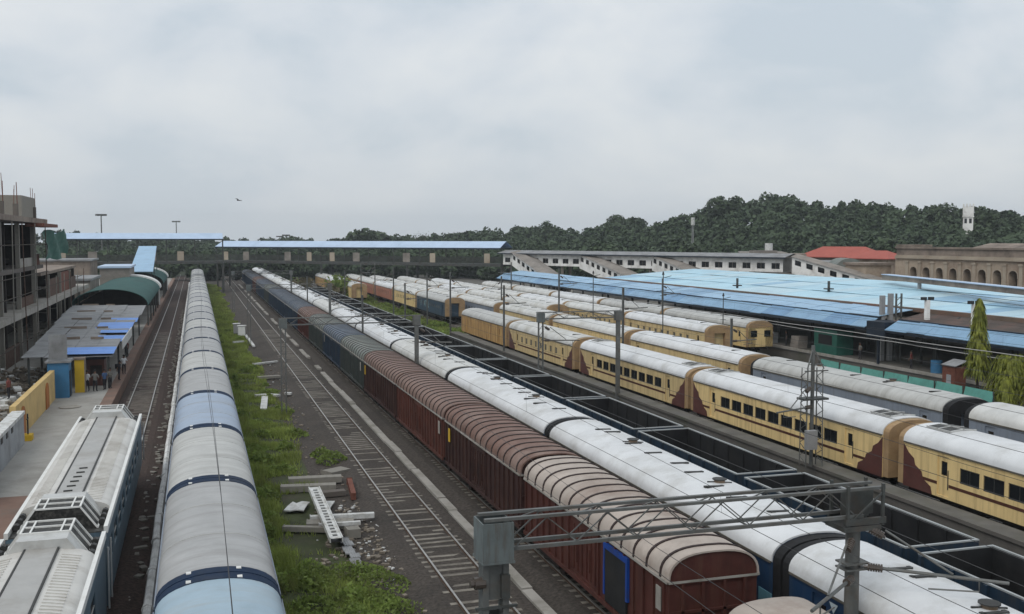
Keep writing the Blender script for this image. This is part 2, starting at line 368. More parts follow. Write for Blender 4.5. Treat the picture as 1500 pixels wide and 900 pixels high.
def arc(w, ze, zt, n=16, p=2.3):
    """roof line from (+w, ze) over the top to (-w, ze)"""
    out = []
    for k in range(n + 1):
        t = math.pi * k / n; c, s_ = math.cos(t), math.sin(t)
        out.append((w * math.copysign(abs(c) ** (2 / p), c), ze + (zt - ze) * abs(s_) ** (2 / p)))
    return out
def np_mesh(name, V, F, mats, mi=None):
    me = bpy.data.meshes.new(name); k = F.shape[1]
    me.vertices.add(len(V)); me.vertices.foreach_set("co", np.asarray(V, np.float32).ravel())
    me.loops.add(F.size); me.loops.foreach_set("vertex_index", F.ravel().astype(np.int32))
    me.polygons.add(len(F)); me.polygons.foreach_set("loop_start", np.arange(0, F.size, k, dtype=np.int32))
    for m in mats: me.materials.append(M[m])
    if mi is not None: me.polygons.foreach_set("material_index", mi)
    me.update(calc_edges=True); me.validate()
    o = bpy.data.objects.new(name, me); COL.objects.link(o)
    return o

# ------------------------------------------------------------------ ground and tracks
g = MB()
nx = 40
g.face([(-2500, -600, -.32), (2500, -600, -.32), (2500, 3200, -.32), (-2500, 3200, -.32)])
structure(g.build("ground", "ground"))

TRACKS = [(-4.4, 0, 420, "ballast_red"), (0.4, 0, 420, "ballast"), (9.65, 0, 420, "ballast"), (14.2, 0, 420, "ballast"), (18.1, 0, 420, "ballast"),
          (22.8, 0, 420, "shadow_ballast"), (27.8, 0, 260, "shadow_ballast"), (34.2, 0, 135, "ballast"), (37.6, 140, 330, "ballast"), (31.2, 200, 330, "ballast"),
          (41.7, 0, 330, "ballast"), (47.2, 0, 330, "ballast"), (52.0, 0, 330, "ballast"), (59.0, 20, 330, "ballast")]
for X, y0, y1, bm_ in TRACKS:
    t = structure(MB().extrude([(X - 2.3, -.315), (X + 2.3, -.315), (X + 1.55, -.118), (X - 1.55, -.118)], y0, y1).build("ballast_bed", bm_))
    s = MB(); y = y0 + .3
    near_y = 150 if X < 40 else 110
    while y < min(y1, near_y):
        j = R.uniform(-.03, .03)
        s.obox((X + j, y + j, -.154 + R.uniform(-.016, .012)), (2.3, .22, .09), R.uniform(-.02, .02), 0, R.uniform(-.006, .006), R.uniform(-.012, .012)); y += .62
    so = structure(s.build("track_sleepers", "sleeper"))
    r = MB()
    for sg in (-.84, .84):
        r.box(X + sg - .036, X + sg + .036, y0, y1, -.03, 0, 0)
        r.box(X + sg - .012, X + sg + .012, y0, y1, -.095, -.03, 1); r.box(X + sg - .06, X + sg + .06, y0, y1, -.12, -.095, 1)
    r.build("rail", ["rail", "rail_rust"], so)

# loose dark ballast spread between the tracks on the yard floor
for x0, x1, y0, y1, mm in ((5.2, 11.2, 18, 330, "ballast"), (12.4, 20.3, 10, 300, "ballast"), (20.31, 31, 10, 300, "shadow_ballast"), (-7, -1.8, 20, 330, "ballast_red")):
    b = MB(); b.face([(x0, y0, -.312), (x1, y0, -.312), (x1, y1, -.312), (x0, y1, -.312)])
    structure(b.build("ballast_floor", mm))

b = MB(); b.face([(2.0, 24, -.306), (5.9, 24, -.306), (5.7, 300, -.306), (2.0, 300, -.306)]); structure(b.build("grass_soil", "turf"))
# pale concrete drain kerb beside the middle track, in slightly shifted lengths
b = MB(); y = 20.0
while y < 300:
    L = R.uniform(2.2, 6); o = R.uniform(-.05, .05)
    if not (y > 96 and R.random() < .3): b.obox((11.62 + o, y + L / 2, -.17 + R.uniform(-.03, .03)), (.42, L - .05, .24), R.uniform(-.012, .012))
    y += L
tag(b.build("drain_kerb", "concrete_pale"), "pale uneven concrete drain kerb between the empty track and the brown wagons", "kerb")
# white pipe along the track beside the grey barrel-roofed wagons
b = MB(); y = 24.0; pj = 0
while y < 300:
    L = 4.0; b.tube([(-1.78 + R.uniform(-.04, .04), y, .55), (-1.78 + R.uniform(-.04, .04), y + L - .08, .55)], .17, 8); b.tube([(-1.78, y + L - .3, .55), (-1.78, y + L - .08, .55)], .2, 8); b.box(-1.86, -1.7, y + 1.9, y + 2.1, -.3, .4)
    y += L
tag(b.build("white_pipe", "white_pipe"), "long white jointed pipe beside the grey barrel roofed wagons", "pipe")
b = MB(); y = 30
while y < 200:
    for k in range(3): b.obox((-2.55 + R.uniform(-.4, .4), y + R.uniform(-1, 1), -.24), (R.uniform(.12, .4), R.uniform(.15, .4), R.uniform(.1,.22)), R.uniform(-1.4, 1.4))
    y += R.uniform(1.2, 3)
tag(b.build("stone_blocks", "plank"), None, None, kind="stuff")

# ------------------------------------------------------------------ rolling stock builders
def bogie(root, y, wheels=True, w=1.25):
    f = MB(); f.box(-w, -w + .14, y - 1.5, y + 1.5, .42, .72); f.box(w - .14, w, y - 1.5, y + 1.5, .42, .72); f.box(-w + .14, w - .14, y - .25, y + .25, .45, .7)
    o = f.build("bogie", "under", root)
    if wheels:
        for yy in (y - 1.0, y + 1.0):
            m = MB()
            for sx in (-.84, .84): m.tube([(sx - .06, yy, .46), (sx + .06, yy, .46)], .455, 14)
            m.tube([(-1.1, yy, .46), (1.1, yy, .46)], .08, 6)
            m.build("wheelset", "wheel", o)
    return o
def roof_shell(w, ze, zt, y0, y1, p=2.3, over=.04, th=.05, n=18, end_mi=0):
    b = MB(); outer = arc(w + over, ze, zt, n, p); inner = [(x * (1 - th / w), z - th) for x, z in outer][::-1]
    b.extrude(outer + inner, y0, y1, smooth=True)
    return b
def coach(name, label, group, L, side="yellow_side", roof="white_roof", windows="glass", ends=None, gang="black_rubber", vents=7, grilles=False,
          stripe=None, lower=None, w=1.56, ze=3.22, zt=4.0, nwin=9, win_side=-1, doors=True, text=None, ribs=False):
    """coach along y centred on its origin; the side towards -x carries openings"""
    t = thing(name, label, "train coach", group=group)
    h = L / 2; z0 = 1.05
    holes = []
    if windows:
        ww, wh, zb = (1.22, .70, 1.98) if windows == "glass" else (.62, .55, 2.05)
        a, c = -h + (3.7 if ends else 3.1), h - (3.7 if ends else 3.1)
        step = (c - a) / nwin
        for k in range(nwin):
            yc = a + step * (k + .5); holes.append((yc - ww / 2, yc + ww / 2, zb, zb + wh))
    dh = []
    if doors:
        for sg in (-1, 1): yc = sg * (h - (2.75 if ends else 1.55)); dh.append((yc - .38, yc + .38, 1.16, 3.0))
    b = MB()
    b.wall_x(-w, -h, h, z0, ze, holes + dh, -1, .07); b.wall_x(w, -h, h, z0, ze, [], 1)
    top = arc(w, ze, zt - .06, 14)
    for yy, sg in ((-h, -1), (h, 1)):
        p = [(x, yy, z) for x, z in [(w, z0)] + top + [(-w, z0)]]
        b.face(p if sg > 0 else p[::-1])
    b.face([(-w, -h, z0), (-w, h, z0), (w, h, z0), (w, -h, z0)])
    b.build("body", side, t)
    for a, c, d, e_ in holes:
        m = MB(); fx = -w + .045
        m.box(fx, fx + .02, a + .001, c - .001, d + .001, e_ - .001, 0)
        m.box(fx - .02, fx - .001, a + .001, c - .001, d + .001, d + .05, 1); m.box(fx - .02, fx - .001, a + .001, c - .001, e_ - .05, e_ - .001, 1)
        m.box(fx - .02, fx - .001, (a + c) / 2 - .015, (a + c) / 2 + .015, d + .051, e_ - .051, 1)
        m.build("window", ["dark_glass", "vent_dark"] if windows == "glass" else ["shutter", "vent_dark"], t)
    for a, c, d, e_ in dh:
        m = MB(); fx = -w + .06
        m.wall_x(fx, a + .002, c - .002, d + .002, e_ - .002, [(a + .18, c - .18, 2.1, 2.75)], -1, .03)
        m.box(fx + .031, fx + .04, a + .17, c - .17, 2.09, 2.76, 1)
        m.bar((fx - .05, a + .07, 1.5), (fx - .05, a + .07, 2.4), .03, mi=2)
        m.build("door", [side, "dark_glass", "vent_dark"], t)
    r = roof_shell(w, ze, zt, -h, h); r.build("roof", roof, t)
    gut = MB()
    for sg in (-1, 1): gut.box(sg * (w + .045) - .02, sg * (w + .045) + .02, -h + .05, h - .05, ze - .07, ze - .005)
    gut.build("gutter", "dark_gutter", t)
    if stripe:
        s = MB(); segs = [-h] + [v for q in sorted(dh) for v in (q[0], q[1])] + [h]
        for a, c in zip(segs[::2], segs[1::2]): s.box(-w - .012, -w + .002, a + .01, c - .01, 1.62, 1.76)
        s.build("stripe", stripe, t)
    if lower:
        s = MB()
        for sg in (-1, 1): s.box(sg * w - .012, sg * w + .012, -h + .02, h - .02, z0 - .02, z0 + .55)
        s.build("lower_panel", lower, t)
    if ends:      # stepped painted end panels
        for sg in (-1, 1):
            s = MB(); pts = [(h - .005, 1.05), (h - .005, ze - .12), (h - .22, ze - .35), (h - .36, 2.72), (h - .75, 2.5), (h - .85, 2.2), (h - 1.3, 1.98), (h - 1.42, 1.66), (h - 1.95, 1.4), (h - 2.05, 1.05)]
            q = [(-w - .014, sg * y, z) for y, z in pts]
            s.face(q if sg < 0 else q[::-1])
            q2 = [(x + .01, y, z) for x, y, z in q]; s.face(q2[::-1] if sg < 0 else q2)
            for k in range(len(q)): s.face([q[k], q[(k + 1) % len(q)], q2[(k + 1) % len(q)], q2[k]])
            s.build("end_panel", ends, t)
    for sg in (-1, 1):
        m = MB(); ya, yb = sorted((sg * (h + .003), sg * (h + .42)))
        o_ = [(x * .985, (z - 1.1) * .99 + 1.1) for x, z in arc(w, ze, zt - .04, 16)]
        prof = [(w * .985, 1.1)] + o_ + [(-w * .985, 1.1)]
        inn = [(-.62, 1.1), (-.62, 3.1), (.62, 3.1), (.62, 1.1)]
        m.extrude(prof + inn, ya, yb); m.build("gangway", gang, t)
    for k in range(vents):
        y = -h + 2.2 + (L - 4.4) * k / max(1, vents - 1) + (.35 if k % 2 else -.2)
        m = MB(); y += R.uniform(-.6, .6); xx = R.choice((.3, .12, -.25)); zt_ = zt + .02
        m.bar((xx - .33, y, zt_ - .02), (xx + .33, y, zt_ - .05), .13, .10); m.bar((xx - .33, y, zt_ - .02), (xx - .33, y + .16, zt_ - .04), .1, .09)
        m.bar((xx + .33, y, zt_ - .05), (xx + .33, y + .16, zt_ - .06), .1, .09)
        m.build("roof_vent", "vent_dark", t)
    if gang == "black_rubber":
        for yh in (-h * .35, h * .42):
            m = MB(); m.tube([(.25, yh, zt - .02), (.25, yh, zt + .10)], .2, 12, 0); m.tube([(.25, yh, zt + .10), (.25, yh, zt + .13)], .27, 12, 1); m.bar((-.2, yh + .1, zt + .02), (.7, yh - .1, zt - .03), .05, .04, 1); m.build("roof_hatch", ["hatch", "vent_dark"], t)
    if grilles:
        for sg in (-1, 1):
            m = MB(); yc = sg * (h - 1.35)
            for k in range(2):
                x0 = -.75 + k * .78
                for j in range(2):
                    ya = yc - .8 + j * .82
                    xs = [x0, x0 + .7]; zz = [ze + (zt - ze) * (1 - abs(x / w) ** 2.3) ** (1 / 2.3) + .05 for x in xs]
                    m.face([(xs[0], ya, zz[0]), (xs[1], ya, zz[1]), (xs[1], ya + .74, zz[1]), (xs[0], ya + .74, zz[0])], 0)
                    m.bar((xs[0], ya - .04, zz[0]), (xs[1], ya - .04, zz[1]), .06, .06, 1); m.bar((xs[0], ya, zz[0]), (xs[0], ya + .74, zz[0]), .05, .06, 1)
            m.build("roof_grille", ["grille", "silver"], t)
    if ribs:
        m = MB(); y = -h + .4
        while y < h: m.box(-w - .05, -w + .002, y - .03, y + .03, z0, ze - .05); y += .95
        m.build("side_ribs", side, t)
    u = MB(); u.box(-1.3, 1.3, -h + .1, h - .1, .82, z0 - .002); u.box(-1.2, 1.2, -2.6, 2.2, .4, .819); u.box(-1.15, -.2, 3.0, 4.2, .45, .819)
    for sg in (-1, 1):
        for xx in (-.85, .85): u.tube([(xx, sg * (h + .0), .95), (xx, sg * (h + .5), .95)], .11, 8)
    u.build("underframe", "under", t)
    for sg in (-1, 1): bogie(t, sg * (h - 3.2))
    return t
def lettering(txt, size, x, y, z, material, parent, facing=-1):
    cu = bpy.data.curves.new("lettering", 'FONT'); cu.body = txt; cu.size = size; cu.extrude = .004; cu.align_x = 'CENTER'
    o = bpy.data.objects.new("lettering", cu); COL.objects.link(o)
    dg = bpy.context.evaluated_depsgraph_get(); me = bpy.data.meshes.new_from_object(o.evaluated_get(dg)); bpy.data.objects.remove(o)
    me.materials.clear(); me.materials.append(M[material])
    o = bpy.data.objects.new("lettering", me); COL.objects.link(o); o.parent = parent
    o.location = (x, y, z); o.rotation_euler = (rad(90), 0, rad(-90))
    return o
def covered_wagon(label, group, L, side, roof, rib="rib_shadow", w=1.42, ze=3.15, zt=3.98, nrib=12):
    t = thing("covered_wagon", label, "goods wagon", group=group); h = L / 2; z0 = 1.0
    b = MB(); dh = [(-1.25, 1.25, 1.12, 2.85)]
    b.wall_x(-w, -h, h, z0, ze, dh, -1, .05); b.wall_x(w, -h, h, z0, ze, [], 1)
    for yy, sg in ((-h, -1), (h, 1)):
        p = [(x, yy, z) for x, z in [(w, z0)] + arc(w, ze, zt - .06, 14, 2.7) + [(-w, z0)]]
        b.face(p if sg > 0 else p[::-1])
        ya, yb = sorted((yy + sg * .003, yy + sg * .06))
        for x in (-1.0, -.35, .35, 1.0): b.box(x - .05, x + .05, ya, yb, z0, ze - .08)
        b.box(-w, w, ya, yb + .01, ze - .08, ze + .0)
        b.box(-w + .05, w - .05, ya, yb, 2.2, 2.28)
    b.face([(-w, -h, z0), (-w, h, z0), (w, h, z0), (w, -h, z0)])
    b.build("body", side, t)
    s = MB(); y = -h + .25
    while y < h:
        if abs(y) > 1.35:
            for sg in (-1, 1): xa, xb = sorted((sg * (w + .003), sg * (w + .075))); s.box(xa, xb, y - .045, y + .045, z0, ze - .1)
        y += .72
    for sg in (-1, 1): xa, xb = sorted((sg * (w + .003), sg * (w + .09))); s.box(xa, xb, -h, h, z0 - .16, z0 - .002)
    s.build("side_ribs", side, t)
    for ya, yb in ((-1.245, -.005), (.005, 1.245)):
        d = MB(); d.box(-w + .02, -w + .045, ya, yb, 1.125, 2.845)
        for k in range(3): yy = ya + .22 + k * .4; d.box(-w - .03, -w + .019, yy - .035, yy + .035, 1.18, 2.8)
        d.bar((-w - .05, (ya + yb) / 2, 1.5), (-w - .05, (ya + yb) / 2, 2.3), .05)
        d.build("door", side, t)
    rf = roof_shell(w, ze, zt, -h - .05, h + .05, 2.7, .05).build("roof", roof, t)
    m = MB()
    for k in range(nrib):
        y = -h + L * (k + .5) / nrib
        o_ = arc(w + .075, ze + .02, zt + .035, 16, 2.7); i_ = [(x * .97, z - .05) for x, z in o_][::-1]
        m.extrude(o_ + i_, y - .05, y + .05, smooth=True)
    m.build("roof_rib", rib, rf)
    e = MB()
    for sg in (-1, 1): xa, xb = sorted((sg * (w + .052), sg * (w + .085))); e.box(xa, xb, -h, h, ze - .05, ze + .03)
    e.box(-w - .05, w + .05, -h - .075, -h - .062, ze - .04, ze + .03)
    e.build("eave_strip", "concrete_pale", t)
    u = MB(); u.box(-1.1, 1.1, -h + .05, h - .05, .72, z0 - .004); u.box(-.15, .15, -h - .28, h + .28, .8, 1.0 - .01); u.box(-.5, .5, -1, 1, .4, .719)
    u.build("underframe", "under", t)
    for sg in (-1, 1): bogie(t, sg * (h - 2.0), w=1.2)
    return t

# ------------------------------------------------------------------ grey barrel-roofed wagons (track by the grass strip)
GB = "barrel roofed wagons beside the grass strip"
def barrel_wagon():
    L = 10.95; h = L / 2; w = 1.56; ze, zt = 3.3, 4.1
    t = thing("barrel_roofed_wagon", "x", "goods wagon", group=GB)
    b = MB(); b.wall_x(-w, -h, h, 1, ze, [], -1); b.wall_x(w, -h, h, 1, ze, [(-1.1, 1.1, 1.15, 2.9)], 1, .05)
    for yy, sg in ((-h, -1), (h, 1)):
        p = [(x, yy, z) for x, z in [(w, 1)] + arc(w, ze, zt - .06, 14, 2.15) + [(-w, 1)]]; b.face(p if sg > 0 else p[::-1])
    b.face([(-w, -h, 1), (-w, h, 1), (w, h, 1), (w, -h, 1)])
    b.build("body", "slate_side", t)
    d = MB(); d.box(w - .045, w - .02, -1.095, 1.095, 1.155, 2.895); d.bar((w + .03, -.4, 1.6), (w + .03, -.4, 2.4), .05); d.build("door", "slate_side", t)
    rf = roof_shell(w, ze, zt, -h, h, 2.15).build("roof", "grey_roof", t)
    for sg in (-1, 1):
        m = MB(); ya, yb = sorted((sg * (h - .32), sg * (h + .14))); o_ = arc(w + .06, ze - .02, zt + .02, 18, 2.15); i_ = [(x * .975, z - .045) for x, z in o_][::-1]
        m.extrude(o_ + i_, ya, yb, smooth=True)
        for xx in (-.75, .55): m.obox((xx, sg * (h - .2), zt - (.02 if abs(xx) < .6 else .05)), (.13, .18, .03), 0, 1)
        m.build("end_band", ["end_band", "white_trim"], rf)
    k = MB()
    for yy in (-h * .33, h * .33):
        o_ = arc(w + .05, ze, zt + .012, 16, 2.15); i_ = [(x * .98, z - .03) for x, z in o_][::-1]; k.extrude(o_ + i_, yy - .02, yy + .02, smooth=True)
    k.build("roof_seam", "grey_roof_b", rf)
    e = MB()
    for sg in (-1, 1): xa, xb = sorted((sg * (w + .042), sg * (w + .09))); e.box(xa, xb, -h + .02, h - .02, ze - .1, ze - .01)
    e.build("gutter", "slate_side", t)
    u = MB(); u.box(-1.1, 1.1, -h + .05, h - .05, .72, .995); u.box(-.15, .15, -h - .28, h + .28, .8, .99)
    for sg in (-1, 1): u.box(-1.3, 1.3, sg * (h + .1) - .03, sg * (h + .1) + .03, .8, 3.0)
    u.build("underframe", "under", t)
    for sg in (-1, 1): bogie(t, sg * (h - 2.0), w=1.2)
    return t
proto = barrel_wagon()
RG, RB, RS, RGB = M["grey_roof"], M["blue_roof"], M["steel_blue_roof"], M["grey_roof_b"]
k = 0; y = 22.2
while y < 305:
    col = {0: RB, 3: RS}.get(k, RGB if k % 3 == 2 else RG)
    nm = {0: "pale blue", 3: "steel blue"}.get(k, "grey")
    clone(proto, (0.4, y, 0), f"{nm} barrel roofed wagon beside the grass strip, {ORD[k]} from the near end", swap={"weathered grey roof": col})
    y += 11.3; k += 1
drop(proto)

# ------------------------------------------------------------------ brown and navy covered wagons
GC = "covered goods wagons in one train"
protos = {}
def cw(kind, n):
    if (kind, n) not in protos:
        protos[(kind, n)] = covered_wagon("x", GC, 13.4, kind[0], kind[1], nrib=n)
    return protos[(kind, n)]
BR, BRP, NV, GN = ("brown_side", "brown_roof"), ("brown_side", "pale_roof"), ("navy_side", "navy_roof"), ("green_side", "green_roof")
seq = [(BRP, 14), (BR, 14), (BR, 14), (BR, 14), (GN, 12), (NV, 10), (GN, 10), (BR, 8), (NV, 9), (NV, 9), (NV, 9), (NV, 8), (GN, 8), (NV, 8), (NV, 8), (BR, 8), (NV, 8), (NV, 8), (NV, 8), (NV, 8)]
DESC = {BRP: "dark red covered wagon with pale faded roof", BR: "dark red covered wagon with brown ribbed roof", NV: "navy covered wagon with slate roof", GN: "grey green covered wagon"}
for k, (kind, n) in enumerate(seq):
    sw = {1: {"oxide brown side": M["brown_side_c"]}, 2: {"oxide brown roof": M["brown_roof_b"], "oxide brown side": M["brown_side_b"]}, 3: {"oxide brown side": M["brown_side_c"], "oxide brown roof": M["brown_roof_b"]}}.get(k % 4 if k < 4 else 0)
    w_ = clone(cw(kind, n), (14.2, 26.14 + 6.7 + 13.98 * k, 0), f"{DESC[kind]}, {ORD[k + 1]} from the near end", swap=sw)
    if k < 6:
        m = MB(); y_ = (-6.2, 5.6, -6.0, 5.9, -5.7, 4.9)[k]; m.box(-1.53, -1.50, y_ - .16, y_ + .16, 2.2, 2.9); m.build("yellow_placard", "yellow_bright", w_) if k in (1, 3) else m.build("white_placard", "concrete_pale", w_)
    if k == 0:      # blue doorway frame and open door on the near wagon
        m = MB(); yc = 32.5 - (26.14 + 6.7) - 2.6
        for ya, yb, za, zb in ((-.98, -.86, 1.6, 3.0), (.86, .98, 1.25, 3.0), (-.859, .859, 2.82, 3.0)): m.box(-1.52, -1.425, yc + ya, yc + yb, za, zb)
        m.build("blue_door_frame", "frame_blue", w_)
        m = MB(); m.box(-1.50, -1.43, yc - .855, yc + .855, 1.05, 2.815); m.build("dark_doorway", "tub_in", w_)
for p in protos.values(): drop(p)
w_ = covered_wagon("low pale roofed wagon with rounded end, first from the near end", GC, 10.5, "green_side", "pale_roof", ze=2.9, zt=3.55, nrib=3, w=1.3)
w_.location = (14.3, 23.2 - 5.3, 0)

# ------------------------------------------------------------------ blue coaches with white roofs
GT = "white roofed blue coaches in one train"
p = coach("passenger_coach", "x", GT, 20.4, "blue_side", "white_roof", "shutter", None, "black_rubber", 9, lower="sky_side", nwin=10)
lettering("17187", .42, -1.575, 6.0, 2.72, "lettering", p); 
m = MB(); m.face([(-1.575, 8.2, 3.0), (-1.575, 7.8, 3.0), (-1.575, 8.0, 2.7)]); m.build("triangle_mark", "lettering", p)
s_ = MB()
for sg in (-1, 1):
    ya, yb = sorted((sg * (10.2 - .75), sg * (10.2 + .004))); xx = 1.56
    s_.box(-xx - .014, -xx + .002, ya, yb, 1.66, 2.2)
s_.build("corner_patch", "sky_side", p)
for k in range(-1, 14):
    clone(p, (18.1, 26.8 + 10.2 + 21.35 * k, 0), f"white roofed blue coach behind the covered wagons, {ORD[k + 1]} from the near end", swap={"white painted roof": M["white_roof_b"]} if k in (2, 5, 9) else None)
drop(p)

# ------------------------------------------------------------------ open wagons
GO = "empty open wagons in one row"
def open_wagon():
    L, w, z0, z1 = 10.0, 1.42, .95, 3.15; h = L / 2
    t = thing("open_wagon", "x", "goods wagon", group=GO)
    b = MB(); th = .07
    b.box(-w, -w + th, -h, h, z0, z1, 0); b.box(w - th, w, -h, h, z0, z1, 0); b.box(-w + th, w - th, -h, -h + th, z0, z1, 0); b.box(-w + th, w - th, h - th, h, z0, z1, 0)
    b.build("tub", "tub_out", t)
    q = MB(); i = th + .004
    x0, x1, y0, y1 = -w + i, w - i, -h + i, h - i
    for f in ([(x0, y0, z0), (x0, y1, z0), (x0, y1, z1), (x0, y0, z1)], [(x1, y0, z0), (x1, y0, z1), (x1, y1, z1), (x1, y1, z0)],
              [(x0, y0, z0), (x0, y0, z1), (x1, y0, z1), (x1, y0, z0)], [(x0, y1, z0), (x1, y1, z0), (x1, y1, z1), (x0, y1, z1)], [(x0, y0, z0 + .1), (x1, y0, z0 + .1), (x1, y1, z0 + .1), (x0, y1, z0 + .1)]): q.face(f)
    for k in range(1, 7):
        y = -h + L * k / 7; q.box(x0 + .001, x0 + .05, y - .06, y + .06, z0 + .1, z1 - .05); q.box(x1 - .05, x1 - .001, y - .06, y + .06, z0 + .1, z1 - .05)
    q.build("lining", "tub_in", t)
    r = MB(); o = .015; q_ = .075
    r.box(-w - o, -w + q_, -h - o, h + o, z1, z1 + .05); r.box(w - q_, w + o, -h - o, h + o, z1, z1 + .05)
    r.box(-w + q_, w - q_, -h - o, -h + q_, z1 + .001, z1 + .049); r.box(-w + q_, w - q_, h - q_, h + o, z1 + .001, z1 + .049)
    r.build("rim", "tub_rim", t)
    s = MB()
    for k in range(8):
        y = -h + .15 + (L - .3) * k / 7
        for sg in (-1, 1): xa, xb = sorted((sg * (w + .003), sg * (w + .09))); s.box(xa, xb, y - .07, y + .07, z0, z1 - .01)
    s.build("side_ribs", "tub_out", t)
    u = MB(); u.box(-1.1, 1.1, -h + .05, h - .05, .7, z0 - .003); u.box(-.15, .15, -h - .3, h + .3, .75, .93); u.build("underframe", "under", t)
    for sg in (-1, 1): bogie(t, sg * (h - 1.8), w=1.2)
    return t
p = open_wagon()
for k in range(-1, 17):
    clone(p, (22.8, 26.86 + 5.0 + 10.62 * k, 0), f"empty dark open wagon with pale rim, {ORD[k + 1]} from the near end of its row")
drop(p)

# ------------------------------------------------------------------ yellow coaches by the narrow platform (row A)
GY = "yellow coaches beside the narrow platform"
XA = 34.2
p = coach("passenger_coach", "x", GY, 20.4, "yellow_side", "white_roof", "glass", "maroon", "tan", 0, True, "stripe", nwin=9)
q = coach("passenger_coach", "x", GY, 20.4, "yellow_side", "white_roof", "glass", None, "tan", 4, False, "stripe", nwin=10)
clone(p, (XA, 20.9 + 10.2, 0), "yellow air conditioned coach with maroon ends and dark windows, first from the near end")
A1 = clone(p, (XA, 42.9 + 10.2, 0), "yellow coach with maroon ends behind the lattice mast, second from the near end")
clone(p, (XA, 64.6 + 10.2, 0), "yellow coach behind the portal frame post, third from the near end", swap={"coach yellow side": M["cream_side"]})
v = coach("passenger_coach", "cream shuttered coach with white roof beside platform, fourth from the near end", GY, 19.6, "cream_side", "white_roof_b", "shutter", "maroon", "tan", 2, nwin=8, stripe="stripe"); v.location = (XA, 87.1 + 9.8, 0)
v = coach("parcel_van", "rusty yellow parcel van with grey roof at far end of the platform", GY, 19.6, "rust_side", "grey_roof_b", None, "rust_side", "tan", 0, ribs=True); v.location = (XA, 108.0 + 9.8, 0)
for o in list(COL.objects):
    if o.name.startswith("passenger_coach") and o.type == 'EMPTY' and o.location.x == XA and o.location.y < 60:
        lettering("17186", .3, -1.578, 4.2, 2.76, "letter_dark", o); lettering("12", .34, -1.578, 7.4, 2.76, "letter_dark", o)
# ------------------------------------------------------------------ other rows of stabled coaches
GR = "stabled coaches on the far yard tracks"
fy = q; q["group"] = GR
gy = coach("passenger_coach", "x", GR, 20.6, "slate_side", "grey_roof_b", "shutter", None, "black_rubber", 5, nwin=9)
pl = coach("passenger_coach", "x", GR, 20.6, "cream_side", "white_roof_b", "shutter", None, "tan", 5, nwin=9)
CS, YS = "faded cream side", "coach yellow side"
def row(X, items, rowname):
    for k, (y0, src, desc, sw) in enumerate(items): clone(src, (X, y0 + 10.3, 0), f"{desc}, {ORD[k]} in the {rowname}", swap=sw, group=GR)
white = M["white_roof"]
row(41.7, [(24.9, gy, "blue grey coach with pale roof", {"pale grey roof": M["white_roof_b"]}), (47.6, gy, "blue grey coach with grey roof and louvres", None), (70.4, pl, "cream coach with white roof", {"off white roof": white}),
           (93.0, pl, "cream yellow coach", {CS: M["yellow_side"]}), (115.2, pl, "dull cream coach with white roof", None), (139, pl, "dull coach", {CS: M["slate_side"]}),
           (161, pl, "weathered cream coach", None), (183, pl, "salmon coach", {CS: M["pink_side"]}), (205, pl, "faded cream coach", None), (227, pl, "brownish coach", {CS: M["rust_side"]})], "row behind platform coaches")
row(47.2, [(132, pl, "orange ended cream coach", {CS: M["yellow_side"]}), (154, pl, "white roofed cream coach", None), (176, pl, "white roofed coach", {"off white roof": white}), (198, pl, "faded coach", None), (220, pl, "distant cream coach", None)], "row starting mid yard")
row(52.0, [(95.5, pl, "cream coach with plain yellow end", {"off white roof": white}), (117.3, pl, "white roofed cream coach", None), (139, pl, "cream coach", {"off white roof": white}),
           (161, pl, "cream coach under wires", None), (183, pl, "dull cream coach", None), (205, pl, "pale distant coach", {"off white roof": white})], "row before the canopy track")
row(59.0, [(99.2, pl, "grey roofed yellow driving coach", {"off white roof": M["grey_roof_b"], CS: M["yellow_side"]}), (121, pl, "grey roofed coach", {"off white roof": M["grey_roof_b"]}), (143, pl, "white roofed coach", {"off white roof": white}),
           (165, pl, "white roofed cream coach", None), (187, pl, "cream coach", None)], "row along the blue canopy")
o = [q_ for q_ in COL.objects if str(q_.get('label', '')).startswith('grey roofed yellow driving coach')][0]
m = MB(); m.box(-1.2, -.45, -10.76, -10.725, 2.2, 2.9); m.box(.45, 1.2, -10.76, -10.725, 2.2, 2.9); m.build('cab_window', 'dark_glass', o)
m = MB(); m.box(-1.5, 1.5, -10.72, -10.3, 1.1, 3.2); m.build('cab_front', 'yellow_side', o)
row(37.6, [(151.5, pl, "dark blue van with pale painted scrawl", {CS: M["dark_blue_side"], "off white roof": M["grey_roof_b"]}), (173.5, pl, "yellow coach behind the blue van", {CS: M["yellow_side"]}), (195.5, pl, "salmon coach with white roof", {CS: M["pink_side"], "off white roof": white}),
           (217.5, pl, "salmon coach", {CS: M["pink_side"]}), (239.5, pl, "brown coach", {CS: M["rust_side"]})], "row past the parcel van")
row(31.2, [(205, pl, "coach with bright yellow end and dark vestibule", {CS: M["yellow_side"]}), (227, pl, "salmon coach with pale roof", {CS: M["pink_side"], "off white roof": white}), (249, pl, "brown faded coach", {CS: M["rust_side"]})], "row by the overgrown siding")
for o in list(COL.objects):
    if o.type == 'EMPTY' and str(o.get("label", "")).startswith("dark blue van"):
        lettering("ATUL", 1.5, -1.585, 2.5, 1.75, "graffiti", o); lettering("//", 1.3, -1.585, 6.6, 1.8, "graffiti", o)
for x_ in (p, q, gy, pl): drop(x_)

